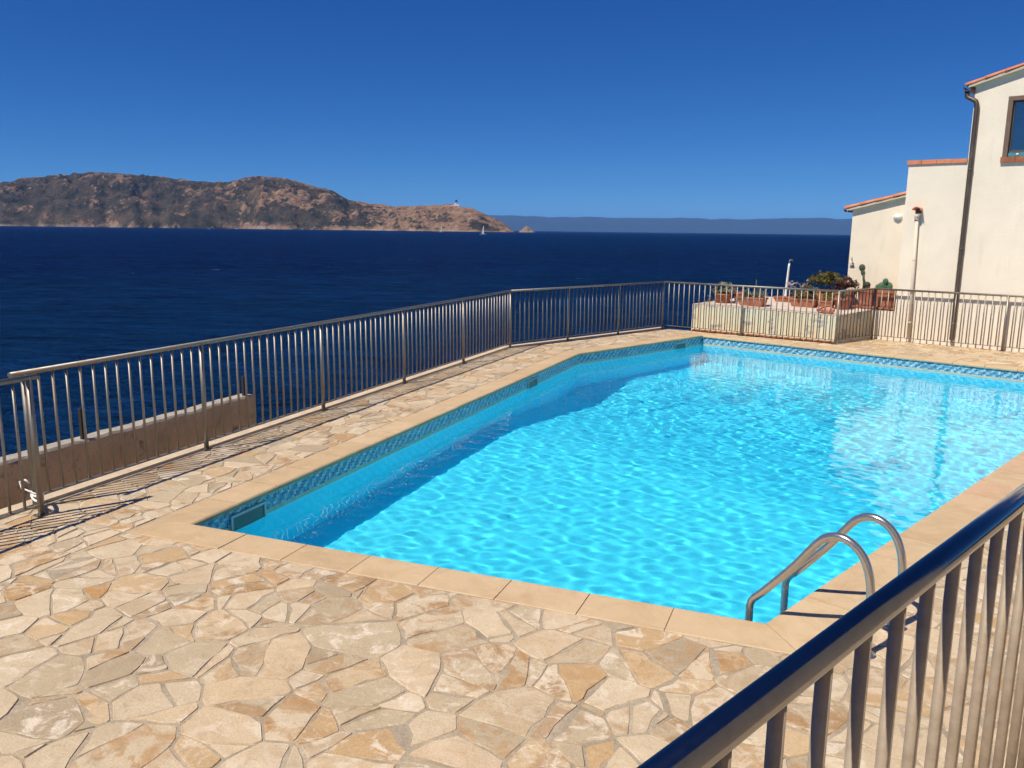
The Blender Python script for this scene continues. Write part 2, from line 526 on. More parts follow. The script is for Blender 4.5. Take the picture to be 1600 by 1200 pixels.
def mat_mosaic():
    t = NT('mosaic_tiles')
    uv = t.n('ShaderNodeUVMap'); uv.uv_map = 'UVMap'
    s = 0.0235
    sp = t.n('ShaderNodeSeparateXYZ')
    sc_ = t.n('ShaderNodeVectorMath', operation='SCALE'); sc_.inputs['Scale'].default_value = 1 / s
    t.l(uv.outputs[0], sc_.inputs[0])
    fl = t.n('ShaderNodeVectorMath', operation='FLOOR'); t.l(sc_.outputs[0], fl.inputs[0])
    fr = t.n('ShaderNodeVectorMath', operation='FRACTION'); t.l(sc_.outputs[0], fr.inputs[0])
    wn_ = t.n('ShaderNodeTexWhiteNoise', noise_dimensions='2D'); t.l(fl.outputs[0], wn_.inputs['Vector'])
    t.l(fl.outputs[0], sp.inputs[0])
    # repeating wave motif
    wv = t.math('SINE', t.math('ADD', t.math('MULTIPLY', sp.outputs['X'], 1.05), t.math('MULTIPLY', sp.outputs['Y'], 1.3)))
    k = t.math('ADD', t.math('MULTIPLY', wn_.outputs['Value'], 0.55), t.math('MULTIPLY', t.math('ADD', wv, 1.0), 0.225))
    c = t.ramp(k, [(0.0, (0.03, 0.10, 0.22)), (0.3, (0.05, 0.24, 0.42)), (0.5, (0.14, 0.42, 0.55)), (0.7, (0.32, 0.60, 0.68)), (0.88, (0.62, 0.72, 0.70))], 'CONSTANT')
    border = t.math('LESS_THAN', sp.outputs['Y'], -8.5)
    c = t.mix(border, c, t.ramp(wn_.outputs['Value'], [(0.2, (0.42, 0.42, 0.28)), (0.8, (0.58, 0.54, 0.38))]))
    fx = t.n('ShaderNodeSeparateXYZ'); t.l(fr.outputs[0], fx.inputs[0])
    g = t.math('MAXIMUM', t.math('LESS_THAN', fx.outputs['X'], 0.1), t.math('LESS_THAN', fx.outputs['Y'], 0.1))
    c = t.mix(g, c, (0.36, 0.42, 0.42))
    t.principled(c, 0.25, 0, None, 0.5)
    return t.m

M_LINER, M_MOSAIC = mat_liner(), mat_mosaic()
def floor_z(p):
    w = p.dot(E45)
    if w < 8.2: d = 0.97 + (w - 2.6) / 5.6 * 0.15
    elif w < 11.3: d = 1.12 + (w - 8.2) / 3.1 * 1.05
    else: d = 2.17 + (w - 11.3) * 0.02
    return WATER_Z - d

def pool():
    S = offset_poly(POOL, 0.03)
    b = MB()
    cuts = [8.2, 11.3]
    rest = S
    bands = []
    for c in cuts:
        p0 = E45 * c
        bands.append(clip(rest, p0, -E45)); rest = clip(rest, p0, E45)
    bands.append(rest)
    for pc in bands:
        b.add([(p.x, p.y, floor_z(p)) for p in pc], [tuple(range(len(pc)))])
        n = len(pc)
        for i in range(n):
            a, c = pc[i], pc[(i + 1) % n]
            # wall only along the outline
            onw = any(abs((a - S[k]).dot(V((S[(k + 1) % 5] - S[k]).y, -(S[(k + 1) % 5] - S[k]).x).normalized())) < 1e-4 and
                      abs((c - S[k]).dot(V((S[(k + 1) % 5] - S[k]).y, -(S[(k + 1) % 5] - S[k]).x).normalized())) < 1e-4 for k in range(5))
            if onw:
                b.add([(a.x, a.y, floor_z(a)), (c.x, c.y, floor_z(c)), (c.x, c.y, -0.052), (a.x, a.y, -0.052)], [(0, 1, 2, 3)])
    shell = structure(b.build('swimming_pool', M_LINER))
    T = offset_poly(POOL, 0.026)
    # mosaic band, one mesh per side
    for i in range(5):
        a, c = T[i], T[(i + 1) % 5]
        o = mesh_obj('tile_band', [(a.x, a.y, -0.235), (c.x, c.y, -0.235), (c.x, c.y, -0.050), (a.x, a.y, -0.050)], [(0, 1, 2, 3)], M_MOSAIC, shell)
        uv = o.data.uv_layers.new(name='UVMap')
        L = (c - a).length
        for lp, q in zip(uv.data, [(0, -0.235), (L, -0.235), (L, -0.05), (0, -0.05)]): lp.uv = (q[0] + i * 50, q[1])
        o.cycles.is_caustics_receiver = True
    shell.cycles.is_caustics_receiver = True
    # coping
    W = 0.335
    O = offset_poly(POOL, W)
    prof = [(0.022, -0.050), (0.004, -0.046), (0.0, -0.030), (0.003, -0.012), (0.014, -0.002), (0.030, 0.0), (W - 0.008, 0.0), (W - 0.002, -0.004), (W, -0.05)]
    tones = np.random.default_rng(3)
    bed = MB()
    Oi = offset_poly(POOL, 0.02)
    for i in range(5):
        A, B, A2, B2 = POOL[i], POOL[(i + 1) % 5], O[i], O[(i + 1) % 5]
        L = (B - A).length
        d = (B - A).normalized(); nn = V(d.y, -d.x)
        n = max(2, round(L / 0.53))
        bed.add([(p.x, p.y, -0.008) for p in (Oi[i], A2 - nn * 0.006, B2 - nn * 0.006, Oi[(i + 1) % 5])], [(0, 1, 2, 3)])
        for k in range(n):
            g = 0.0035
            s0, s1 = k * L / n + g, (k + 1) * L / n - g
            i0, i1 = A + d * s0, A + d * s1
            o0 = A2 + d * g if k == 0 else A + d * s0 + nn * W
            o1 = B2 - d * g if k == n - 1 else A + d * s1 + nn * W
            if k == 0: i0 = A + d * g
            dz = float(tones.normal(0, 0.0012))
            vs, m = [], len(prof)
            for (pi, po) in ((i0, o0), (i1, o1)):
                for (oo, z) in prof:
                    q = pi + (po - pi) * (oo / W)
                    vs.append((q.x, q.y, z + dz))
            c0 = (i0 + i1 + o0 + o1) / 4
            vs = [(x - c0.x, y - c0.y, z) for x, y, z in vs]
            fs = [(j, j + 1, m + j + 1, m + j) for j in range(m - 1)] + [tuple(range(m)), tuple(reversed(range(m, 2 * m)))]
            ob = mesh_obj('coping_stone', vs, fs, M_COPING, shell, loc=(c0.x, c0.y, 0))
            tr = tones.random(3)
            tr[0] = 0.8 + 0.2 * tr[0] if i == 1 and k > 5 else 0.85 * tr[0]
            tone_attr(ob.data, [(*tr, 1)] * len(vs))
    bed.build('coping_joint', simple('coping_mortar', (0.62, 0.46, 0.31), 0.9), shell)
    # skimmer mouths on the seaside walls
    sk_frame = simple('skimmer_plastic', (0.52, 0.55, 0.50), 0.5)
    sk_dark = simple('skimmer_shade', (0.10, 0.16, 0.15), 0.5)
    for A, B, t0, t1 in ((T[0], T[4], 0.48, 0.93), (T[0], T[4], 7.47, 7.90), (T[4], T[3], 3.24, 3.64)):
        d = (B - A).normalized(); nn = V(d.y, -d.x)      # into the pool
        M = Matrix(((d.x, nn.x, 0, A.x), (d.y, nn.y, 0, A.y), (0, 0, 1, 0), (0, 0, 0, 1)))
        b = MB()
        z0, z1 = -0.27, -0.095
        w = 0.022
        b.box(t0, t1, 0.001, 0.016, z1 - w, z1, M); b.box(t0, t1, 0.001, 0.016, z0, z0 + w, M)
        b.box(t0, t0 + w, 0.001, 0.016, z0 + w, z1 - w, M); b.box(t1 - w, t1, 0.001, 0.016, z0 + w, z1 - w, M)
        fo = b.build('skimmer_frame', sk_frame, shell)
        b = MB(); b.box(t0 + w, t1 - w, 0.002, 0.006, z0 + w, z1 - w, M)
        b.build('skimmer_flap', sk_dark, fo)
    return shell
POOL_OBJ = pool()

def pool_water():
    t = NT('pool_water')
    rf = t.n('ShaderNodeBsdfPrincipled')
    rf.inputs['Base Color'].default_value = (0.97, 0.995, 1.0, 1)
    rf.inputs['Roughness'].default_value = 0.0
    rf.inputs['IOR'].default_value = 1.333
    rf.inputs['Transmission Weight'].default_value = 1.0
    t.l(rf.outputs[0], t.out.inputs['Surface'])
    h = 0.027
    lo_w, hi_w = 2.3, 16.8
    lo_n, hi_n = -6.6, 2.6
    ws = np.arange(lo_w, hi_w, h); ns = np.arange(-14.0, 2.6, h)
    # grid in (along E45, along N45)
    W_, N_ = np.meshgrid(ws, ns, indexing='ij')
    X = W_ * E45.x + N_ * N45.x
    Y = W_ * E45.y + N_ * N45.y
    P = offset_poly(POOL, 0.06)
    inside = np.ones_like(X, bool)
    for i in range(5):
        a, c = P[i], P[(i + 1) % 5]
        d = (c - a).normalized()
        inside &= ((X - a.x) * d.y - (Y - a.y) * d.x) <= 0
    Z = np.zeros_like(X)
    g = np.random.default_rng(11)
    for k in range(64):
        lam = math.exp(g.uniform(math.log(0.115), math.log(0.45)))
        an = g.normal(0.55, 0.95)
        amp = 0.0068 * lam / 6.283 * (1.0 if lam < 0.3 else 0.6)
        kx, ky = math.cos(an) * 6.283 / lam, math.sin(an) * 6.283 / lam
        # patches of ruffled and calmer water
        env = 0.65 + 0.35 * np.sin(X * g.uniform(-0.9, 0.9) + Y * g.uniform(-0.9, 0.9) + g.uniform(0, 6.28))
        Z += amp * env * np.sin(kx * X + ky * Y + g.uniform(0, 6.283))
    Z += WATER_Z
    nw, nn = X.shape
    idx = np.arange(nw * nn).reshape(nw, nn)
    cell = inside[:-1, :-1] | inside[1:, :-1] | inside[:-1, 1:] | inside[1:, 1:]
    quads = np.stack([idx[:-1, :-1], idx[1:, :-1], idx[1:, 1:], idx[:-1, 1:]], -1)[cell]
    used = np.unique(quads)
    remap = np.full(nw * nn, -1); remap[used] = np.arange(len(used))
    vs = np.stack([X.ravel(), Y.ravel(), Z.ravel()], -1)[used]
    qs = remap[quads][:, ::-1]
    me = bpy.data.meshes.new('pool_water')
    me.vertices.add(len(vs)); me.vertices.foreach_set('co', vs.astype(np.float32).ravel())
    me.loops.add(qs.size); me.loops.foreach_set('vertex_index', qs.astype(np.int32).ravel())
    me.polygons.add(len(qs)); me.polygons.foreach_set('loop_start', np.arange(0, qs.size, 4, dtype=np.int32))
    me.polygons.foreach_set('use_smooth', np.ones(len(qs), bool))
    me.update(calc_edges=True); me.validate()
    me.materials.append(t.m)
    o = structure(link('pool_water', me))
    o.cycles.is_caustics_caster = True
    print('water', len(vs), me.polygons[0].normal)
    return o
pool_water()

# ------------------------------------------------------------------ crazy paving
def project(p):
    d = Vector((p[0], p[1], p[2] - EYE))
    z = d.dot(F)
    if z <= 0.05: return None
    return 512 + 825.6 * d.dot(r_) / z, 384 - 825.6 * d.dot(u_) / z

def slabs(poly, out, rg):
    """irregular slabs: power diagram of random sites, the larger cells broken once more"""
    xs = [p.x for p in poly]; ys = [p.y for p in poly]
    x0, x1, y0, y1 = min(xs) - .3, max(xs) + .3, min(ys) - .3, max(ys) + .3
    sites = []
    n = int((x1 - x0) * (y1 - y0) * 23.0)
    for _ in range(n * 3):
        q = V(rg.uniform(x0, x1), rg.uniform(y0, y1))
        if all((q - o).length > 0.07 for o, w in sites[-400:]): sites.append((q, rg.gauss(0.011, 0.012)))
        if len(sites) >= n: break
    def inside(q, m):
        for a, b in zip(poly, poly[1:] + poly[:1]):
            d = (b - a).normalized()
            if (q - a).dot(V(-d.y, d.x)) < -m: return False
        return True
    sites = [t for t in sites if inside(t[0], 0.5)]
    for q, w in sites:
        cell = poly
        near = sorted((((o - q).length, o, wo) for o, wo in sites if o is not q and (o - q).length < 0.95), key=lambda t: t[0])
        for dd, o, wo in near:
            d = (o - q) / dd
            cell = clip(cell, q + d * ((dd * dd + w - wo) / (2 * dd)), -d)
            if len(cell) < 3: break
        if len(cell) < 3: continue
        a = area(cell)
        if a < 0.003: continue
        if a > 0.10 and rg.random() < 0.6 or a > 0.05 and rg.random() < 0.35:
            c = sum(cell, V(0, 0)) / len(cell) + V(rg.gauss(0, 0.05), rg.gauss(0, 0.05))
            for _ in range(6):
                an = rg.uniform(0, math.pi); nn = V(-math.sin(an), math.cos(an))
                p1, p2 = clip(cell, c, nn), clip(cell, c, -nn)
                if len(p1) > 2 and len(p2) > 2 and min(area(p1), area(p2)) > 0.14 * a:
                    out += [p1, p2]; break
            else: out.append(cell)
        else: out.append(cell)

def shrink(poly, d):
    out = list(poly)
    n = len(poly)
    for i in range(n):
        a, b = poly[i], poly[(i + 1) % n]
        if (b - a).length < 1e-5: continue
        dd = (b - a).normalized()
        nn = V(-dd.y, dd.x)
        dk = d[i] if hasattr(d, '__len__') else d
        out = clip(out, a + nn * dk, nn)
        if len(out) < 3: return None
    return out

def stone_mesh(poly, rg, z):
    """rounded, chipped outline; returns verts, faces around the centroid"""
    gap = [abs(rg.gauss(0.005, 0.0045)) + 0.002 for _ in poly]
    p = shrink(poly, gap)
    if p is None or area(p) < 0.0016: return None
    # chop corners
    n = len(p)
    q = []
    for i in range(n):
        a, b, c = p[i - 1], p[i], p[(i + 1) % n]
        l1, l2 = (a - b).length, (c - b).length
        k1 = min(rg.uniform(0.004, 0.024), l1 * 0.3); k2 = min(rg.uniform(0.004, 0.024), l2 * 0.3)
        if l1 < 1e-4 or l2 < 1e-4: continue
        u1, u2 = b + (a - b).normalized() * k1, b + (c - b).normalized() * k2
        q += [u1, (u1 + u2) / 2 * 0.4 + b * 0.6, u2]
        m = int(l2 // 0.085)
        for j in range(1, m):
            s = b + (c - b) * (j / m)
            dd = (c - b).normalized()
            q.append(s + V(-dd.y, dd.x) * rg.gauss(0, 0.009))
    # drop points that run backwards
    c0 = sum(q, V(0, 0)) / len(q)
    q.sort(key=lambda s: math.atan2(s.y - c0.y, s.x - c0.x))
    tilt = V(rg.gauss(0, 0.004), rg.gauss(0, 0.004))
    vs, fs = [], []
    m = len(q)
    for s in q:
        e = s - c0
        k = 1 - 0.004 / max(e.length, 0.02)
        vs.append((e.x * k, e.y * k, z + e.dot(tilt) + rg.gauss(0, 0.0008)))
    for s in q:
        e = s - c0
        vs.append((e.x, e.y, DECK_TOP - 0.004 + 0.5 * (z - DECK_TOP)))
    for s in q:
        e = s - c0
        vs.append((e.x, e.y, DECK_TOP - 0.012))
    fs.append(tuple(range(m)))
    for i in range(m):
        j = (i + 1) % m
        fs += [(i, m + i, m + j, j), (m + i, 2 * m + i, 2 * m + j, m + j)]
    return c0, vs, fs

HA = R(-41.5)
HD, HN = V(math.cos(HA), math.sin(HA)), V(-math.sin(HA), math.cos(HA))
HP0 = V(8.097, 18.270)                               # foot of the house wall

HOUSE_GROUND = [F8 + d810 * 0.70, F10 + d810 * 9, F10 + d810 * 9 + n810 * 9, F8 + d810 * 0.70 + n810 * 9]
HOUSE_STRIP = [F10 + n810 * 0.1 + d810 * 0.05, F10 + n810 * 0.1 + d810 * 6.5, F13 + HN * 0.16 - HD * 1.2, F11 + HN * 0.16]
def paving_stones():
    rg = random.Random(21)
    reg = clip(DECK, F1 - fdn * 0.02, -fdn)
    reg = clip(reg, F5 - n58 * 0.02, -n58)
    reg = clip(reg, F8 + n810 * 0.1, -n810)
    reg = clip(reg, V(0, 1.2), V(0, 1)); reg = clip(reg, V(14, 0), V(-1, 0))
    reg = clip(reg, V(-9, 0), V(1, 0))
    ring = offset_poly(POOL, 0.338)
    pieces, rest = [], reg
    for i in (1, 4, 3, 2, 0):
        a, c = ring[i], ring[(i + 1) % 5]
        dd = (c - a).normalized(); nn = V(dd.y, -dd.x)
        pc = clip(rest, a, nn)
        if len(pc) > 2 and area(pc) > 0.01: pieces.append(pc)
        rest = clip(rest, a, -nn)
    # the strip in front of the house beyond the first far fence run
    pieces.append(HOUSE_STRIP)
    polys = []
    for pc in pieces: slabs(pc, polys, rg)
    items = []
    for pl in polys:
        st = stone_mesh(pl, rg, rg.gauss(-0.0015, 0.0016))
        if not st: continue
        c0, vs, fs = st
        px = project((c0.x, c0.y, 0))
        sz = -1
        if px and -30 < px[0] < 1054 and -30 < px[1] < 798:
            dist = (Vector((c0.x, c0.y, -EYE))).length
            sz = area(pl) * EYE / dist ** 3
        tone = (rg.random(), rg.random(), rg.random(), 1)
        items.append((sz, c0, vs, fs, tone))
    items.sort(key=lambda t: -t[0])
    print('stones', len(items), 'in frame', sum(1 for t in items if t[0] > 0))
    for sz, c0, vs, fs, tone in items[:300]:
        o = mesh_obj('stone', vs, fs, M_STONE, PAVING, loc=(c0.x, c0.y, 0))
        tone_attr(o.data, [tone] * len(vs))
    V_, F_, T_ = [], [], []
    for sz, c0, vs, fs, tone in items[300:]:
        k = len(V_)
        V_ += [(x + c0.x, y + c0.y, z) for x, y, z in vs]
        F_ += [tuple(i + k for i in f) for f in fs]
        T_ += [tone] * len(vs)
    o = mesh_obj('paving_stones', V_, F_, M_STONE, PAVING)
    tone_attr(o.data, T_)
    o['kind'] = 'stuff'
paving_stones()

def house_ground():
    b = MB(); b.prism(HOUSE_GROUND, SEA_Z - 4, DECK_TOP - 0.002)
    structure(b.build('ground', M_MORTAR))
house_ground()

def kerb():
    b = MB()
    def strip(a, c, nn, w0, w1):
        b.prism([a + nn * w0, c + nn * w0, c + nn * w1, a + nn * w1], -0.25, 0.022)
    strip(F1 - FD * 12, F5 + FD * 0.06, fdn, 0.015, KB + 0.02)
    b.box(0, 0.01, 0, 0.01, -0.02, -0.01)
    strip(F5 + d58 * 0.02, F8 + d58 * 0.1, n58, 0.015, KB + 0.02)
    o = b.build('kerb', M_KERB)
    structure(o)
kerb()

# ------------------------------------------------------------------ steel fences
def cyl_mesh(name, rad, h, n=10):
    b = MB(); b.tube([(0, 0, 0), (0, 0, h)], rad, n)
    me = bpy.data.meshes.new(name)
    me.from_pydata([tuple(v) for v in b.v], [], b.f); me.update()
    me.polygons.foreach_set('use_smooth', b.sm)
    me.materials.append(M_STEEL)
    return me
TOP_Z = 1.115
ME_BAR = cyl_mesh('baluster', 0.0118, TOP_Z - 0.085)
ME_POST = cyl_mesh('post', 0.024, TOP_Z + 0.005, 14)
bp = MB(); bp.box(-0.045, 0.045, -0.045, 0.045, 0.0, 0.008)
for sx in (-1, 1):
    for sy in (-1, 1):
        bp.lathe([(0.0, 0.016), (0.007, 0.016), (0.007, 0.008)], 6, Matrix.Translation((sx * 0.034, sy * 0.034, 0)))
me_flange = bpy.data.meshes.new('base_plate')
me_flange.from_pydata([tuple(v) for v in bp.v], [], bp.f); me_flange.materials.append(M_STEEL)

def fence(label, a, b, posts, ends=(0.0, 0.0), rail=True, group='steel railings around the pool terrace'):
    """posts = distances from a"""
    d = (b - a).normalized(); L = (b - a).length
    root = empty('steel_fence', (a.x, a.y, 0), math.atan2(d.y, d.x))
    tag(root, label, 'fence', group)
    m = MB(); m.tube([(-ends[0], 0, TOP_Z), (L + ends[1], 0, TOP_Z)], 0.022, 14)
    m.build('top_rail', M_STEEL, root)
    m = MB(); m.box(0.0, L, -0.016, 0.016, 0.082, 0.094)
    m.build('bottom_rail', M_STEEL, root)
    for s in posts:
        po = link('post', ME_POST, root, (s, 0, 0))
        link('base_plate', me_flange, po)
    stops = sorted(set([0.0] + list(posts) + [L]))
    for s0, s1 in zip(stops[:-1], stops[1:]):
        if s1 - s0 < 0.1: continue
        n = max(1, round((s1 - s0) / 0.132))
        for k in range(1, n):
            link('baluster', ME_BAR, root, (s0 + (s1 - s0) * k / n + random.gauss(0, 0.0025), random.gauss(0, 0.001), 0.088))
    return root

fence('long steel railing on the sea side, running from the rope-tied gap to the first bend', FA_START, F5,
      [0.0] + [1.98 + 2.1 * k for k in range(4)] + [(F5 - FA_START).length], (0.12, 0.0))
L58 = (F8 - F5).length
fence('short steel railing between the two bends, backed only by open sea', F5, F8, [L58 / 3, 2 * L58 / 3, L58 - 0.01])
L810 = (F10 - F8).length
fence('steel railing across the far end, passing in front of the plastered planter', F8, F10, [1.97, L810])
fence('short steel railing along the shaded side of the planter', F10, F11, [(F11 - F10).length])
fence('steel railing at the foot of the cream house wall', F11, F13, [2.55, 5.0, 7.0])
# near panel at the left edge of the picture stands a step further in
B1 = V(-3.743, 6.282)
fence('steel railing panel at the left edge, offset towards the pool', B1 - FD * 4.2, B1, [0.0, 2.1, 4.2], (0.0, 0.07))

def rope_tie():
    a = FA_START
    pts = []
    for k in range(40):
        t = k / 39
        an = t * 4 * math.pi
        c = (a * (1 - 0.42) + B1 * 0.42)
        ax = (B1 - a).normalized()
        e = ax * (math.cos(an) * 0.15) + FD * (math.sin(an) * 0.045)
        pts.append((c.x + e.x, c.y + e.y, 0.115 + 0.02 * math.sin(an * 0.5 + 1) + 0.03 * t))
    tail = a + FD * -0.07 + fdn * 0.05
    pts += [(tail.x, tail.y, 0.17), (tail.x - 0.02, tail.y + 0.01, 0.22), (tail.x + 0.02, tail.y + 0.02, 0.235), (tail.x + 0.05, tail.y + 0.02, 0.21)]
    b = MB(); b.tube(pts, 0.009, 7)
    tag(b.build('rope', M_WHITE), 'white rope looped around the two railing posts near the ground', 'rope')
rope_tie()

# ------------------------------------------------------------------ pool ladder
def ladder():
    key = [(-0.13, -1.0), (-0.13, -0.5), (-0.13, -0.05), (-0.13, 0.045), (-0.112, 0.095), (-0.07, 0.14), (0.02, 0.245), (0.128, 0.377), (0.20, 0.478), (0.25, 0.548), (0.29, 0.592), (0.335, 0.618), (0.385, 0.627),
           (0.435, 0.616), (0.48, 0.588), (0.518, 0.545), (0.545, 0.49), (0.562, 0.43), (0.572, 0.36), (0.575, 0.24), (0.575, 0.1), (0.575, 0.0)]
    prof = []
    for i in range(len(key) - 1):                     # Catmull-Rom
        p0, p1, p2, p3 = key[max(i - 1, 0)], key[i], key[i + 1], key[min(i + 2, len(key) - 1)]
        for k in range(4):
            t = k / 4
            prof.append(tuple(0.5 * (2 * p1[a] + (p2[a] - p0[a]) * t + (2 * p0[a] - 5 * p1[a] + 4 * p2[a] - p3[a]) * t * t + (3 * p1[a] - p0[a] - 3 * p2[a] + p3[a]) * t ** 3) for a in (0, 1)))
    prof.append(key[-1])
    base = FRT + E45 * 0.2825
    root = empty('pool_ladder', (base.x, base.y, 0))
    tag(root, 'stainless steel pool ladder with two arched handrails at the pool corner', 'ladder')
    for t in (-0.2325, 0.2325):
        b = MB()
        b.tube([(E45.x * t + N45.x * u, E45.y * t + N45.y * u, z) for u, z in prof], 0.0235, 16)
        hr = b.build('handrail', M_RAIL, root)
        f = MB(); f.lathe([(0.0, 0.012), (0.03, 0.012), (0.052, 0.009), (0.058, 0.001)], 20,
                          Matrix.Translation((E45.x * t + N45.x * 0.575, E45.y * t + N45.y * 0.575, 0)))
        f.build('flange', M_RAIL, hr)
    Mx = Matrix(((E45.x, N45.x, 0, 0), (E45.y, N45.y, 0, 0), (0, 0, 1, 0), (0, 0, 0, 1)))
    for z in (-0.36, -0.63, -0.90):
        b = MB(); b.box(-0.225, 0.225, -0.17, -0.09, z - 0.012, z + 0.012, Mx)
        b.build('step', M_RAIL, root)
ladder()

# ------------------------------------------------------------------ near handrail and the terrace the camera stands on
def near_railing():
    p0 = V(0.169, 0.715); d = V(0.7071, 0.7071)
    zt = EYE - 0.5
    root = empty('balustrade', (p0.x, p0.y, 0.68), math.atan2(d.y, d.x))
    tag(root, 'polished steel handrail with round balusters crossing the near right corner', 'balustrade')
    zl = zt - 0.68
    b = MB(); b.tube([(-1.3, 0, zl), (3.4, 0, zl)], 0.0195, 40)
    b.build('handrail', M_HANDRAIL, root)
    b = MB(); b.box(-1.3, 3.4, -0.02, 0.02, 0.09, 0.102)
    b.build('bottom_rail', M_BALUSTER, root)
    bm = MB(); bm.tube([(0, 0, 0.096), (0, 0, zl - 0.004)], 0.0102, 20)
    first = None
    for k in range(-11, 28):
        x = 0.0726 + 0.1187 * k
        if first is None:
            first = bm.build('baluster', M_BALUSTER, root, (0, 0, 0)); first.location = (x, 0, 0)
        else: link('baluster', first.data, root, (x, 0, 0))
    pm = MB(); pm.tube([(0, 0, 0), (0, 0, zl - 0.004)], 0.0135, 16)
    for x in (-1.25, 1.42 + 0.66, 3.35): 
        pm.build('post', M_BALUSTER, root).location = (x, 0, 0)
    # raised terrace behind the handrail
    n = V(0.7071, -0.7071)
    a, c = p0 - d * 4 - n * 0.06, p0 + d * 3.5 - n * 0.06
    t = MB(); t.prism([a, a + n * 5, c + n * 5, c], -0.01, 0.68)
    ter = structure(t.build('terrace', simple('terrace_render', (0.55, 0.45, 0.33), 0.9)))
    t = MB(); t.prism([a + n * 2.6, a + n * 2.9, c + n * 2.9, c + n * 2.6], 0.68, 6.2)
    t.build('reflection_wall', M_CREAM, ter)  # unseen wall, added to give the near rail and balusters a warm reflection
near_railing()

# ------------------------------------------------------------------ low wall below the terrace edge
def low_wall():
    root = empty('low_wall', (F1.x, F1.y, 0), math.atan2(FD.y, FD.x))
    tag(root, 'weathered brown concrete wall with pale broken top beyond the seaside railing', 'wall')
    b = MB()
    x0, x1, y0, y1 = -9.0, 2.55, 1.46, 1.66
    vs, fs = [], []
    n = 120
    # top sheet with a broken edge
    for i in range(n + 1):
        x = x0 + (x1 - x0) * i / n
        j = 0.018 * mnoise.noise((x * 3.0, 0.3, 0)) + 0.012 * mnoise.noise((x * 11.0, 2.3, 0))
        vs += [(x, y0, -4.5), (x, y0, -0.03 + j), (x, y0 + 0.02, -0.004 + j), (x, y1 - 0.02, j * 0.6), (x, y1, -0.03 + j), (x, y1, -4.5)]
    for i in range(n):
        for k in range(5):
            if k in (1, 2, 3): continue
            a = i * 6 + k; fs.append((a, a + 1, a + 7, a + 6))
    fs += [tuple(range(6))[::-1], tuple(n * 6 + k for k in range(6))]
    mesh_obj('wall_body', vs, fs, M_CONCRETE, root)
    fs = []
    for i in range(n):
        for k in (1, 2, 3):
            a = i * 6 + k; fs.append((a, a + 1, a + 7, a + 6))
    mesh_obj('wall_cap', vs, fs, M_CONCTOP, root)
    for x, h in ((-0.20, 0.34), (2.42, 0.27)):
        b = MB(); b.box(x - 0.017, x + 0.017, 1.50, 1.534, -0.03, h)
        b.build('iron_stub', simple('rusty_iron', (0.03, 0.022, 0.018), 0.8), root)
low_wall()

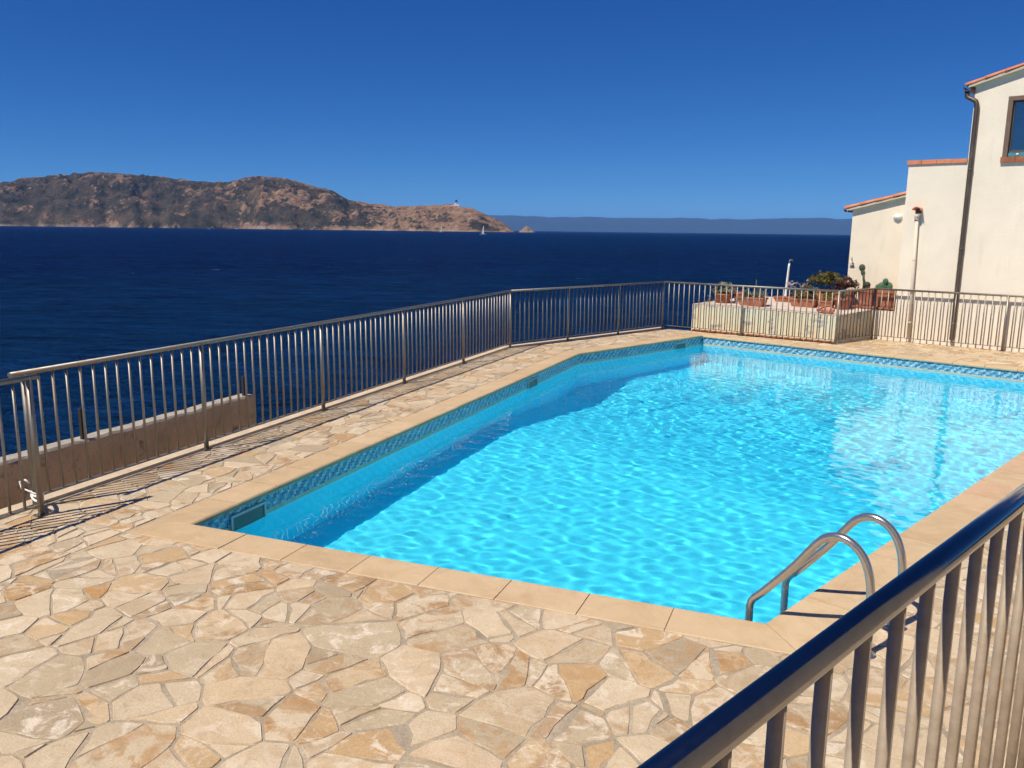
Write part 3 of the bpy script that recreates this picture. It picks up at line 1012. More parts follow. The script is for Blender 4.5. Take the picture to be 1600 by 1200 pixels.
# ------------------------------------------------------------------ house
def house():
    root = empty('house', (HP0.x, HP0.y, 0.0237), HA)
    root.scale = (0.9896, 0.9896, 0.9896)
    tag(root, 'cream plastered house with terracotta roof verges at the right edge', 'house')
    sl = 0.28
    zt = lambda x: 5.25 + sl * (x - 1.47)
    # main wall with a window opening
    wx0, wx1, wz0, wz1 = 2.085, 3.35, 3.80, 4.995
    b = MB()
    X0, X1, Y1 = 1.47, 8.5, 6.0
    def q(pts): b.add(pts, [tuple(range(len(pts)))])
    q([(X0, 0, -0.05), (wx0, 0, -0.05), (wx0, 0, zt(wx0)), (X0, 0, zt(X0))])
    q([(wx0, 0, -0.05), (wx1, 0, -0.05), (wx1, 0, wz0), (wx0, 0, wz0)])
    q([(wx0, 0, wz1), (wx1, 0, wz1), (wx1, 0, zt(wx1)), (wx0, 0, zt(wx0))])
    q([(wx1, 0, -0.05), (X1, 0, -0.05), (X1, 0, zt(X1)), (wx1, 0, zt(wx1))])
    q([(X0, 0, -0.05), (X0, 0, zt(X0)), (X0, Y1, zt(X0)), (X0, Y1, -0.03)])
    q([(X1, 0, -0.05), (X1, Y1, -0.03), (X1, Y1, zt(X1)), (X1, 0, zt(X1))])
    q([(X0, Y1, -0.03), (X0, Y1, zt(X0)), (X1, Y1, zt(X1)), (X1, Y1, -0.03)])
    dp = 0.16
    q([(wx0, 0, wz0), (wx0, dp, wz0), (wx0, dp, wz1), (wx0, 0, wz1)])
    q([(wx1, 0, wz0), (wx1, 0, wz1), (wx1, dp, wz1), (wx1, dp, wz0)])
    q([(wx0, 0, wz1), (wx0, dp, wz1), (wx1, dp, wz1), (wx1, 0, wz1)])
    q([(wx0, 0, wz0), (wx1, 0, wz0), (wx1, dp, wz0), (wx0, dp, wz0)])
    b.build('wall', M_CREAM, root)
    # room behind the window
    b = MB(); b.box(wx0 - 0.4, wx1 + 0.4, dp + 0.06, 2.6, wz0 - 0.9, wz1 + 0.15)
    b.build('room', simple('room_wall', (0.16, 0.13, 0.10), 0.9), root)
    brown = simple('window_brown', (0.16, 0.10, 0.07), 0.6, 0, 0.1)
    # surround, frame, pane, sill
    b = MB(); s = 0.085
    for bx in ((wx0, wx0 + s, wz0, wz1), (wx1 - s, wx1, wz0, wz1), (wx0 + s, wx1 - s, wz1 - s, wz1)):
        b.box(bx[0], bx[1], -0.012, 0.05, bx[2] + 0.002, bx[3] - 0.002)
    win = b.build('window', brown, root)
    b = MB()
    for bx in ((wx0 + s, wx0 + s + 0.03, wz0 + 0.1, wz1 - s), (wx1 - s - 0.03, wx1 - s, wz0 + 0.1, wz1 - s), (wx0 + s + 0.03, wx1 - s - 0.03, wz1 - s - 0.03, wz1 - s), (wx0 + s + 0.03, wx1 - s - 0.03, wz0 + 0.1, wz0 + 0.16)):
        b.box(bx[0], bx[1], 0.06, 0.10, bx[2], bx[3])
    b.build('frame', M_DARKMETAL, win)
    t = NT('window_glass')
    g = t.n('ShaderNodeBsdfGlossy'); g.inputs['Roughness'].default_value = 0.02
    tr = t.n('ShaderNodeBsdfTransparent'); tr.inputs[0].default_value = (0.75, 0.8, 0.8, 1)
    fr = t.n('ShaderNodeFresnel'); fr.inputs[0].default_value = 1.6
    mx = t.n('ShaderNodeMixShader'); t.l(t.math('ADD', t.math('MULTIPLY', fr.outputs[0], 1.6), 0.18), mx.inputs[0]); t.l(tr.outputs[0], mx.inputs[1]); t.l(g.outputs[0], mx.inputs[2])
    t.l(mx.outputs[0], t.out.inputs[0])
    b = MB(); b.box(wx0 + s + 0.02, wx1 - s - 0.02, 0.078, 0.084, wz0 + 0.12, wz1 - s - 0.01)
    b.build('pane', t.m, win)
    b = MB(); b.box(wx0 + s, wx1 - s, 0.03, 0.07, wz0 + 0.045, wz0 + 0.115)
    teal = b.build('teal_strip', simple('teal_paint', (0.05, 0.24, 0.30), 0.5), win)
    b = MB(); b.lathe([(0.0, 0.014), (0.018, 0.012), (0.024, 0.0)], 12, Matrix.Translation((wx0 + s + 0.17, 0.03, wz0 + 0.08)) @ Matrix.Rotation(R(90), 4, 'X'))
    b.build('white_knob', M_WHITE, win)
    n = 5
    for k in range(n):
        x0 = wx0 - 0.02 + (wx1 - wx0 + 0.04) * k / n
        b = MB(); b.box(x0 + 0.004, x0 + (wx1 - wx0 + 0.04) / n - 0.004, -0.05, 0.02, wz0 - 0.075, wz0 + 0.035)
        b.build('sill_tile', M_TERRA, win)
    # things seen low behind the pane
    b = MB(); b.box(wx0 + 0.13, wx1 - 0.13, 0.30, 0.36, wz0 + 0.16, wz0 + 0.26); b.build('inner_shelf', M_TERRA, win)
    b = MB(); b.box(wx0 + 0.13, wx0 + 0.36, 0.32, 0.4, wz0 + 0.262, wz0 + 0.33); b.build('white_box', M_WHITE, win)

    # middle block with parapet
    b = MB(); b.box(0.335, 1.468, 0.004, 5, -0.05, 3.757); b.build('parapet_block', M_CREAM, root)
    for k in range(4):
        x0 = 0.30 + k * 0.2925
        b = MB(); b.box(x0 + 0.003, x0 + 0.289, -0.03, 0.22, 3.758 + random.uniform(0, 0.003), 3.842 + random.uniform(-0.003, 0.004))
        b.build('parapet_tile', M_TILE, root)
    # annex with its own sloping roof
    ay = 0.5
    az = lambda x: 2.837 + 0.236 * (x + 0.935)
    b = MB()
    xa, xb = -0.935, 0.334
    vs = [(xa, ay, -0.05), (xb, ay, -0.05), (xb, ay, az(xb)), (xa, ay, az(xa)), (xa, 4, -0.05), (xb, 4, -0.05), (xb, 4, az(xb)), (xa, 4, az(xa))]
    b.add(vs, [(0, 1, 2, 3), (5, 4, 7, 6), (4, 0, 3, 7), (1, 5, 6, 2), (3, 2, 6, 7)])
    b.build('annex_wall', mat_plaster('annex_plaster', (0.83, 0.715, 0.56)), root)
    b = MB(); b.box(-0.14, 0.333, 0.006, ay - 0.004, -0.05, 0.632); b.build('front_step_wall', M_CREAM, root)

    # roofs: board, then rows of half-round tiles running down the slope
    tl = MB()
    n = 9
    vs, fs = [], []
    for j, (y, rr, dz) in enumerate(((0.0, 0.088, 0.0), (0.43, 0.072, 0.0))):
        for k in range(n):
            a = math.pi * k / (n - 1)
            vs.append((y, -rr * math.cos(a), rr * math.sin(a) * 0.8))
        for k in range(n):
            a = math.pi * k / (n - 1)
            vs.append((y, -(rr - 0.014) * math.cos(a), (rr - 0.014) * math.sin(a) * 0.8 - 0.002))
    for k in range(n - 1):
        fs += [(k, k + 1, 2 * n + k + 1, 2 * n + k), (n + k + 1, n + k, 3 * n + k, 3 * n + k + 1), (k + 1, k, n + k, n + k + 1), (2 * n + k, 2 * n + k + 1, 3 * n + k + 1, 3 * n + k)]
    fs += [(0, 2 * n, 3 * n, n), (n - 1, 2 * n - 1, 4 * n - 1, 3 * n - 1)]
    tme = bpy.data.meshes.new('roof_tile'); tme.from_pydata(vs, [], fs); tme.update(); tme.materials.append(M_TILE)
    tme.polygons.foreach_set('use_smooth', [True] * len(tme.polygons))
    def roof(x0, x1, zf, slope, cols, label, yf=0.0):
        b = MB()
        y0, y1 = yf - 0.10, 4.4
        zz = lambda x: zf(x) + 0.03
        b.add([(x0, y0, zz(x0) - 0.03), (x1, y0, zz(x1) - 0.03), (x1, y1, zz(x1) - 0.03), (x0, y1, zz(x0) - 0.03),
               (x0, y0, zz(x0) + 0.02), (x1, y0, zz(x1) + 0.02), (x1, y1, zz(x1) + 0.02), (x0, y1, zz(x0) + 0.02)],
              [(3, 2, 1, 0), (4, 5, 6, 7), (0, 1, 5, 4), (1, 2, 6, 5), (2, 3, 7, 6), (3, 0, 4, 7)])
        rf = b.build('roof', simple('verge_mortar', (0.52, 0.45, 0.34), 0.9), root)
        rf['label'] = label
        an = math.atan(slope)
        nx = int((x1 - x0 + 0.04) / (0.36 * math.cos(an)))
        for c in range(cols):
            for k in range(nx):
                x = x0 - 0.06 + k * 0.36 * math.cos(an)
                t_ = link('roof_tile', tme, rf, (x, y0 + 0.07 + c * 0.2, zz(x) + 0.022 + random.uniform(0, 0.006)))
                t_.rotation_euler = (0, -an - 0.02, random.gauss(0, 0.012))
    roof(1.36, 5.3, zt, sl, 5, 'roof of the main house with terracotta tiles along the verge')
    roof(-1.04, 0.33, az, 0.236, 5, 'lower terracotta roof over the annex', ay)
    # gutters, end-on
    def gutter(x, z, rad, yf=0.0):
        b = MB(); m = 10
        pts = [(x + rad * math.cos(math.pi + math.pi * k / m), z + rad * math.sin(math.pi + math.pi * k / m)) for k in range(m + 1)]
        inn = [(x + (rad - 0.008) * math.cos(math.pi + math.pi * k / m), z + (rad - 0.008) * math.sin(math.pi + math.pi * k / m)) for k in range(m + 1)]
        ring = pts + inn[::-1]
        k0 = len(ring)
        vs = [(p[0], yf - 0.12, p[1]) for p in ring] + [(p[0], 4.3, p[1]) for p in ring]
        fs = [tuple(range(k0)), tuple(reversed(range(k0, 2 * k0)))] + [(i, (i + 1) % k0, k0 + (i + 1) % k0, k0 + i) for i in range(k0)]
        b.add(vs, fs)
        return b.build('gutter', M_DARKMETAL, root)
    gutter(1.355, 5.235, 0.085)
    gutter(-1.05, 2.845, 0.06, ay)
    # brown downpipe
    b = MB()
    b.tube([(1.335, -0.046, 5.17), (1.335, -0.046, 5.10), (1.345, -0.046, 5.055), (1.38, -0.048, 5.025), (1.46, -0.049, 4.985), (1.515, -0.05, 4.945), (1.535, -0.05, 4.89), (1.54, -0.05, 4.80), (1.545, -0.05, 0.30), (1.545, -0.05, 0.16), (1.545, -0.06, 0.11)], 0.045, 14)
    dpipe = b.build('downpipe', mat_steel('pipe_brown', (0.16, 0.12, 0.095), 0.5, 0.3), root)
    for z in (3.6, 2.0, 0.45):
        b = MB(); b.lathe([(0.047, z), (0.052, z), (0.052, z + 0.03), (0.047, z + 0.03)], 14, Matrix.Translation((1.544, -0.05, 0)))
        b.box(1.535, 1.553, -0.02, 0.0, z + 0.005, z + 0.025)
        b.build('pipe_clip', M_STEEL if z < 0.5 else M_DARKMETAL, dpipe)
    # pale pipe below a tile spout
    b = MB()
    b.tube([(0.622, -0.055, 2.68), (0.692, -0.055, 0.07)], 0.034, 12)
    wp = b.build('drain_pipe', mat_plaster('pale_pipe', (0.74, 0.63, 0.50)), root)
    b = MB(); b.lathe([(0.034, -0.10), (0.045, -0.06), (0.085, 0.0), (0.078, 0.0), (0.03, -0.07)], 14, Matrix.Translation((0.62, -0.085, 2.72)))
    b.build('hopper', wp.data.materials[0], wp)
    for z in (1.75, 1.1, 0.4):
        b = MB(); xx = 0.622 + (2.68 - z) / 2.61 * 0.07
        b.lathe([(0.034, z), (0.040, z), (0.040, z + 0.025), (0.034, z + 0.025)], 12, Matrix.Translation((xx, -0.055, 0)))
        b.build('pipe_clip', wp.data.materials[0], wp)
    sp = link('spout_tile', tme, root, (0.63, -0.19, 2.80)); sp.rotation_euler = (R(4), 0, R(90)); sp.scale = (0.6, 1.05, 1.1)
    b = MB(); b.box(0.575, 0.685, -0.006, 0.0, 2.745, 2.85); b.build('spout_hole_shade', M_DARKMETAL, root)  # dark plate painted as the shade inside the spout opening
    # bulkhead lamp, tap box
    b = MB()
    prof = [(0.092, 0.0), (0.092, 0.02), (0.082, 0.05), (0.057, 0.07), (0.0, 0.08)]
    b.lathe(prof, 20, Matrix.Translation((0.062, ay, 2.676)) @ Matrix.Rotation(R(90), 4, 'X') @ Matrix.Diagonal((1.05, 0.75, 1, 1)))
    b.build('wall_lamp', M_WHITE, root)
    b = MB(); b.box(-0.90, -0.81, ay - 0.05, ay, 1.58, 1.64); b.tube([(-0.87, ay, 1.76), (-0.87, ay - 0.08, 1.76), (-0.845, ay - 0.12, 1.75), (-0.83, ay - 0.13, 1.715)], 0.014, 8)
    b.build('wall_tap', simple('tap_metal', (0.62, 0.55, 0.46), 0.5), root)
    # chimney behind the parapet
    b = MB(); b.box(1.36, 1.56, 0.75, 0.95, 3.6, 4.02); ch = b.build('chimney', M_CREAM, root)
    b = MB(); b.lathe([(0.03, 4.02), (0.055, 4.05), (0.075, 4.10), (0.075, 4.25), (0.05, 4.28), (0.0, 4.29)], 12, Matrix.Translation((1.41, 0.85, 0)))
    b.tube([(1.41, 0.85, 4.28), (1.41, 0.85, 4.40)], 0.006, 6)
    b.build('chimney_cowl', simple('cowl_iron', (0.05, 0.015, 0.02), 0.6), ch)
house()

# ------------------------------------------------------------------ planter terrace with pots
def pl_z(p):
    d = (p - F10).dot(HN)
    return 0.585 + 0.035 * max(0, min(d, 2.8)) + 0.05 * max(0, (F10 - p).dot(HD)) / 3.4
def planter():
    fl = F8 + d810 * 0.72 + n810 * 0.075
    fr = F10 + n810 * 0.075 - d810 * 0.03
    pr = HP0 + HD * (-0.142) + HN * 0.0
    pm = HP0 + HD * (-0.142) + HN * 0.49
    pb = HP0 + HD * (-0.93) + HN * 0.49
    pc = HP0 + HD * (-0.94) + HN * 1.3
    pl = HP0 + HD * (-3.35) + HN * 0.75
    poly = [fl, fr, pr, pm, pb, pc, pl]
    root = empty('planter', (0, 0, 0))
    tag(root, 'low pale plastered planter wall with grey stains carrying terracotta pots', 'planter')
    t = NT('planter_plaster')
    p = t.pos()
    n1 = t.noise(p, 1.6, 5, 0.6, 0.4)
    c = t.ramp(n1, [(0.3, (0.72, 0.58, 0.38)), (0.5, (0.74, 0.66, 0.47)), (0.72, (0.70, 0.68, 0.54))])
    n2 = t.noise(t.mapping(p, (1, 1, 1.7)), 2.3, 5, 0.65, 0.3)
    c = t.mix(t.math('MULTIPLY', t.ramp(n2, [(0.56, 0), (0.63, 1)]), 0.8), c, (0.33, 0.31, 0.34))
    n3 = t.noise(t.mapping(p, (4, 4, 0.6)), 3.0, 6, 0.7)
    c = t.mix(t.math('MULTIPLY', t.ramp(n3, [(0.55, 0), (0.75, 1)]), 0.2), c, (0.45, 0.38, 0.24))
    t.principled(c, 0.9, 0, t.bump(t.noise(p, 50, 4, 0.6), 0.3, 0.01), 0.2)
    b = MB(); b.prism(poly, -0.03, [pl_z(q) for q in poly])
    b.build('wall', t.m, root)
    b = MB()
    n = len(poly)
    b.add([(q.x, q.y, pl_z(q) + 0.006) for q in poly], [tuple(range(n))])
    b.build('top_slab', simple('pink_cement', (0.62, 0.50, 0.41), 0.9, 0, 0.12, 4, 0.4, 40), root)
    # row of bricks at the foot
    L = (fr - fl).length
    k = int(L / 0.22)
    bm = None
    for i in range(k):
        o = fl + d810 * (0.02 + i * 0.22) - n810 * 0.012
        if bm is None:
            m = MB(); m.box(0, 0.205, 0, 0.05, -0.01, 0.052); bb = m.build('brick', M_TERRA, root); bm = bb.data
        else: bb = link('brick', bm, root)
        bb.location = (o.x, o.y, 0); bb.rotation_euler = (0, 0, math.atan2(d810.y, d810.x))
planter()

# plants
def mat_leaf(name, cols, rough=0.55):
    t = NT(name)
    sep = t.n('ShaderNodeSeparateColor'); t.l(t.attr('tone'), sep.inputs[0])
    c = t.ramp(sep.outputs[0], [(i / (len(cols) - 1), c) for i, c in enumerate(cols)])
    p = t.principled(c, rough, 0, None, 0.3)
    p.inputs['Subsurface Weight'].default_value = 0.0
    tl = t.n('ShaderNodeBsdfTranslucent'); t.l(c, tl.inputs[0])
    mx = t.n('ShaderNodeMixShader'); mx.inputs[0].default_value = 0.25
    t.l(p.outputs[0], mx.inputs[1]); t.l(tl.outputs[0], mx.inputs[2]); t.l(mx.outputs[0], t.out.inputs[0])
    return t.m
LEAF_OLIVE = mat_leaf('olive_leaves', [(0.05, 0.06, 0.02), (0.12, 0.12, 0.03), (0.20, 0.17, 0.04), (0.28, 0.18, 0.05)])
LEAF_GREEN = mat_leaf('green_leaves', [(0.025, 0.05, 0.02), (0.06, 0.10, 0.03), (0.11, 0.15, 0.05)])
LEAF_GREY = mat_leaf('grey_green_leaves', [(0.10, 0.11, 0.07), (0.22, 0.23, 0.15), (0.36, 0.34, 0.24)])
LEAF_DRY = mat_leaf('dry_leaves', [(0.10, 0.07, 0.035), (0.20, 0.15, 0.07), (0.17, 0.18, 0.08)])
LEAF_RED = mat_leaf('dark_red_leaves', [(0.05, 0.015, 0.015), (0.11, 0.04, 0.03), (0.14, 0.08, 0.05)])
FLOWER = mat_leaf('pale_flowers', [(0.45, 0.35, 0.42), (0.62, 0.52, 0.55), (0.12, 0.16, 0.06)])
CACTUS = simple('cactus_skin', (0.07, 0.14, 0.07), 0.6, 0, 0.3, 12, 0.3, 80)
CACTUS_D = simple('dark_cactus_skin', (0.055, 0.07, 0.035), 0.7, 0, 0.3, 12, 0.3, 80)

def foliage(name, parent, c, rx, ry, rz, n, size, mat, rg, clump=9):
    vs, fs, tn = [], [], []
    cl = []
    for _ in range(clump):
        while True:
            q = Vector((rg.uniform(-1, 1), rg.uniform(-1, 1), rg.uniform(-0.6, 1)))
            if q.length < 1: break
        cl.append((q, rg.uniform(0.25, 0.5), rg.random()))
    for _ in range(n):
        q, cr, tone = rg.choice(cl)
        dv = Vector((rg.gauss(0, 1), rg.gauss(0, 1), rg.gauss(0, 1))).normalized() * cr * rg.random() ** 0.5
        p = q + dv
        p = Vector((p.x * rx, p.y * ry, p.z * rz)) + Vector(c)
        nrm = (dv + Vector((rg.gauss(0, 0.5), rg.gauss(0, 0.5), rg.gauss(0.3, 0.5)))).normalized()
        a = nrm.orthogonal().normalized(); a.rotate(Matrix.Rotation(rg.uniform(0, 6.28), 3, nrm)); b2 = nrm.cross(a)
        s = size * rg.uniform(0.6, 1.3)
        k = len(vs)
        vs += [p - a * s, p + b2 * s * 0.38, p + a * s, p - b2 * s * 0.38]
        fs.append((k, k + 1, k + 2, k + 3))
        tv = min(1, max(0, tone + rg.gauss(0, 0.18)))
        tn += [(tv, tv, tv, 1)] * 4
    o = mesh_obj(name, vs, fs, mat, parent)
    tone_attr(o.data, tn)
    return o

def blades(name, parent, c, n, length, width, mat, rg, spread=(10, 70)):
    vs, fs, tn = [], [], []
    for i in range(n):
        az = rg.uniform(0, 6.28); el = R(90 - rg.uniform(*spread))
        L = length * rg.uniform(0.6, 1.1)
        h = Vector((math.cos(az), math.sin(az), 0)); side = Vector((-math.sin(az), math.cos(az), 0))
        tone = rg.random()
        k = len(vs)
        p = Vector(c)
        e = el
        for j in range(5):
            w = width * (1.0, 1.05, 0.85, 0.5, 0.05)[j]
            vs += [p - side * w, p + side * w + Vector((0, 0, 0.0)), p + (Vector((0, 0, 1)) * math.cos(e) - h * math.sin(e)) * -0.25 * w]
            tn += [(tone, tone, tone, 1)] * 3
            p = p + (h * math.cos(e) + Vector((0, 0, 1)) * math.sin(e)) * (L / 4)
            e -= R(rg.uniform(2, 9))
        for j in range(4):
            a = k + j * 3
            fs += [(a, a + 2, a + 5, a + 3), (a + 2, a + 1, a + 4, a + 5)]
    o = mesh_obj(name, vs, fs, mat, parent, True)
    tone_attr(o.data, tn)
    return o

def pot_round(parent, r0, h, taper=0.75):
    b = MB()
    b.lathe([(0.0, 0.0), (r0 * taper, 0.0), (r0 * 0.93, h * 0.8), (r0, h * 0.8), (r0 * 1.02, h * 0.98), (r0 * 0.98, h), (r0 * 0.9, h), (r0 * 0.88, h * 0.86)], 24)
    po = b.build('pot', M_TERRA, parent)
    b = MB(); b.lathe([(r0 * 0.9, h * 0.88), (r0 * 0.45, h * 0.9), (0.0, h * 0.92)], 16); b.build('soil', M_SOIL, po)
    return po

def pot_box(parent, w, d, h, name='pot'):
    b = MB()
    t = 0.025
    b.add([(-w * .44, -d * .44, 0), (w * .44, -d * .44, 0), (w * .44, d * .44, 0), (-w * .44, d * .44, 0),
           (-w * .5, -d * .5, h * .82), (w * .5, -d * .5, h * .82), (w * .5, d * .5, h * .82), (-w * .5, d * .5, h * .82)],
          [(3, 2, 1, 0), (0, 1, 5, 4), (1, 2, 6, 5), (2, 3, 7, 6), (3, 0, 4, 7)])
    b.add([(-w * .5 - .012, -d * .5 - .012, h * .80), (w * .5 + .012, -d * .5 - .012, h * .80), (w * .5 + .012, d * .5 + .012, h * .80), (-w * .5 - .012, d * .5 + .012, h * .80),
           (-w * .5 - .012, -d * .5 - .012, h), (w * .5 + .012, -d * .5 - .012, h), (w * .5 + .012, d * .5 + .012, h), (-w * .5 - .012, d * .5 + .012, h),
           (-w * .5 + t, -d * .5 + t, h), (w * .5 - t, -d * .5 + t, h), (w * .5 - t, d * .5 - t, h), (-w * .5 + t, d * .5 - t, h),
           (-w * .5 + t, -d * .5 + t, h * .82), (w * .5 - t, -d * .5 + t, h * .82), (w * .5 - t, d * .5 - t, h * .82), (-w * .5 + t, d * .5 - t, h * .82)],
          [(0, 1, 5, 4), (1, 2, 6, 5), (2, 3, 7, 6), (3, 0, 4, 7), (4, 5, 9, 8), (5, 6, 10, 9), (6, 7, 11, 10), (7, 4, 8, 11), (8, 9, 13, 12), (9, 10, 14, 13), (10, 11, 15, 14), (11, 8, 12, 15), (3, 2, 1, 0)])
    po = b.build(name, M_TERRA, parent)
    b = MB(); b.add([(-w * .5 + t, -d * .5 + t, h * .9), (w * .5 - t, -d * .5 + t, h * .9), (w * .5 - t, d * .5 - t, h * .9), (-w * .5 + t, d * .5 - t, h * .9)], [(0, 1, 2, 3)])
    b.build('soil', M_SOIL, po)
    return po

def pad(b, c, rx, rz, tilt, yaw, th=0.022):
    vs, fs = [], []
    n, m = 12, 6
    Mx = Matrix.Translation(c) @ Matrix.Rotation(yaw, 4, 'Z') @ Matrix.Rotation(tilt, 4, 'Y')
    for i in range(m + 1):
        a = math.pi * i / m
        for k in range(n):
            q = 2 * math.pi * k / n
            vs.append(Mx @ Vector((rx * math.sin(a) * math.cos(q), th * math.sin(a) * math.sin(q), rz - rz * math.cos(a))))
    for i in range(m):
        for k in range(n):
            fs.append((i * n + k, i * n + (k + 1) % n, (i + 1) * n + (k + 1) % n, (i + 1) * n + k))
    b.add(vs, fs, True)

def pots():
    rg = random.Random(5)
    GR = 'potted plants on the planter'
    def root(name, x, y, label, cat='potted plant', rz=HA, z=None):
        o = empty(name, (x, y, (pl_z(V(x, y)) if z is None else z) + 0.008), rz)
        return tag(o, label, cat, GR)
    o = root('potted_plant', 4.97, 19.6, 'round terracotta pot with a grey-green cushion plant, leftmost on the planter')
    pot_round(o, 0.21, 0.22); foliage('foliage', o, (0.0, 0, 0.31), 0.27, 0.26, 0.15, 800, 0.034, LEAF_GREY, rg, 16)
    foliage('trailing_foliage', o, (-0.25, -0.12, 0.06), 0.12, 0.1, 0.09, 120, 0.028, LEAF_GREY, rg, 4)
    o = root('potted_plant', 5.52, 19.05, 'wide terracotta bowl of spiky agaves beside the leftmost pot')
    pot_box(o, 0.60, 0.26, 0.20); 
    for dx in (-0.2, -0.07, 0.08, 0.2): blades('agave', o, (dx, rg.uniform(-0.05, 0.05), 0.17), 18, rg.uniform(0.24, 0.36), 0.02, LEAF_GREY, rg)
    b = MB(); b.tube([(0.06, 0, 0.18), (0.062, 0.0, 0.42), (0.055, 0, 0.60)], 0.02, 8, rads=[0.02, 0.018, 0.01]); b.build('flower_stalk', CACTUS_D, o)
    o = root('potted_plant', 5.42, 19.75, 'small terracotta pot half hidden behind the agave bowl')
    pot_box(o, 0.22, 0.2, 0.24)
    o = root('potted_plant', 6.62, 19.75, 'long low terracotta trough behind the white pole', )
    pot_box(o, 0.75, 0.24, 0.12)
    o = root('potted_plant', 6.66, 18.9, 'wide terracotta bowl with a dry brown bushy plant')
    pot_box(o, 0.58, 0.28, 0.18); foliage('foliage', o, (0.0, 0, 0.29), 0.32, 0.19, 0.16, 1000, 0.032, LEAF_DRY, rg, 18)
    o = root('potted_plant', 7.28, 19.35, 'square terracotta pot under the large olive-green bush')
    pot_box(o, 0.34, 0.3, 0.36); foliage('foliage', o, (0.06, 0.0, 0.58), 0.38, 0.3, 0.17, 1800, 0.034, LEAF_OLIVE, rg, 26)
    b = MB(); b.tube([(0, 0, 0.3), (0.03, 0, 0.55)], 0.018, 7); b.build('stem', CACTUS_D, o)
    o = root('potted_plant', 6.85, 19.7, 'terracotta pot with pale sparse flowers left of the olive-green bush')
    pot_round(o, 0.18, 0.26); foliage('foliage', o, (0, 0, 0.40), 0.30, 0.2, 0.16, 150, 0.035, FLOWER, rg, 10)
    blades('leaves', o, (0.18, 0, 0.26), 24, 0.36, 0.012, LEAF_GREEN, rg, (5, 60))
    o = root('potted_plant', 7.0, 18.75, 'low terracotta trough with a small bright green plant near the planter corner')
    pot_box(o, 0.52, 0.24, 0.16); foliage('foliage', o, (0.12, 0, 0.24), 0.16, 0.12, 0.09, 200, 0.03, mat_leaf('lime_leaves', [(0.10, 0.16, 0.03), (0.22, 0.28, 0.05)]), rg, 6)
    b = MB(); b.lathe([(0.0, 0.16), (0.035, 0.17), (0.045, 0.23), (0.03, 0.28), (0.0, 0.29)], 12, Matrix.Translation((-0.13, -0.03, 0)))
    b.build('lemon_ornament', simple('yellow_glaze', (0.55, 0.50, 0.07), 0.3), o)
    o = tag(empty('amphora', (6.72, 17.72, pl_z(V(6.72, 17.72)) + 0.085), R(120)), 'small terracotta jar lying on its side at the planter front', 'jar')
    b = MB(); b.lathe([(0.0, -0.2), (0.05, -0.19), (0.09, -0.1), (0.09, 0.02), (0.05, 0.12), (0.045, 0.16), (0.065, 0.2), (0.05, 0.2), (0.035, 0.14)], 18, Matrix.Rotation(R(90), 4, 'Y'))
    b.build('body', simple('salmon_clay', (0.60, 0.24, 0.14), 0.8), o)
    b = MB(); b.tube([(0.12, 0.05, 0.0), (0.10, 0.10, 0.0), (0.03, 0.11, 0), (0.0, 0.09, 0)], 0.011, 7); b.build('handle', M_TERRA, o)
    o = root('potted_plant', 7.35, 18.45, 'ribbed grey-brown pot with upright stems at the planter corner by the house')
    pot_round(o, 0.19, 0.24, 0.8); blades('stems', o, (0, 0, 0.2), 26, 0.32, 0.01, LEAF_DRY, rg, (0, 35))
    o = root('potted_plant', 7.55, 18.85, 'large terracotta pot with a dark red shrub against the house corner')
    pot_box(o, 0.36, 0.3, 0.36); foliage('foliage', o, (0.02, 0.02, 0.50), 0.28, 0.22, 0.18, 1000, 0.032, LEAF_RED, rg, 18)
    # ledge tiles along the wall and the cactus pots
    W = lambda s, n_: HP0 + HD * s + HN * n_
    c = W(-0.16, 0.24)
    o = tag(empty('terracotta_ledge', (c.x, c.y, 0.668), HA), 'flat terracotta ledge under the cactus pots by the house wall', 'ledge')
    for k in range(4):
        b = MB(); b.box(-0.49 + k * 0.245 + 0.003, -0.49 + (k + 1) * 0.245 - 0.003, -0.255, 0.235, 0, 0.042); b.build('tile', M_TERRA, o)
    zl = 0.712
    c = W(-0.34, 0.22)
    o = root('potted_plant', c.x, c.y, 'square terracotta pot with a tall crooked prickly pear against the wall', z=zl)
    pot_box(o, 0.34, 0.32, 0.36)
    b = MB()
    b.tube([(-0.10, 0, 0.3), (-0.10, 0, 0.50), (-0.125, 0, 0.58), (-0.13, 0, 0.68)], 0.03, 9, rads=[0.03, 0.035, 0.025, 0.026])
    pad(b, (-0.07, 0, 0.42), 0.06, 0.06, R(40), 0); pad(b, (-0.13, 0, 0.64), 0.05, 0.075, R(-14), 0); pad(b, (-0.165, 0, 0.74), 0.07, 0.085, R(-8), 0.2)
    b.build('cactus', CACTUS_D, o)
    c = W(0.09, 0.20)
    o = root('potted_plant', c.x, c.y, 'square terracotta pot with broad green cactus pads, nearest the downpipe', z=zl)
    pot_box(o, 0.40, 0.34, 0.37)
    b = MB()
    for px, pz, rx, rz_, tl in ((-0.10, 0.32, 0.10, 0.11, -12), (-0.02, 0.34, 0.09, 0.10, 15), (-0.07, 0.48, 0.06, 0.07, 5), (-0.17, 0.36, 0.07, 0.07, -35)):
        pad(b, (px, rg.uniform(-0.03, 0.03), pz), rx, rz_, R(tl), rg.uniform(-0.3, 0.3))
    b.build('cactus', CACTUS, o)
    blades('dry_stalks', o, (0.16, -0.05, 0.3), 14, 0.34, 0.006, LEAF_DRY, rg, (60, 130))
    # white pole with a curled top
    o = tag(empty('shower_pole', (6.76, 20.55, -0.02), 0), 'thin white pole with a hooked top standing behind the pots', 'pole')
    b = MB(); b.tube([(0, 0, 0), (0, 0, 0.9), (0.03, 0, 1.5), (0.035, 0, 1.58)], 0.034, 10, rads=[0.032, 0.03, 0.026, 0.024]); b.build('pole', M_WHITE, o)
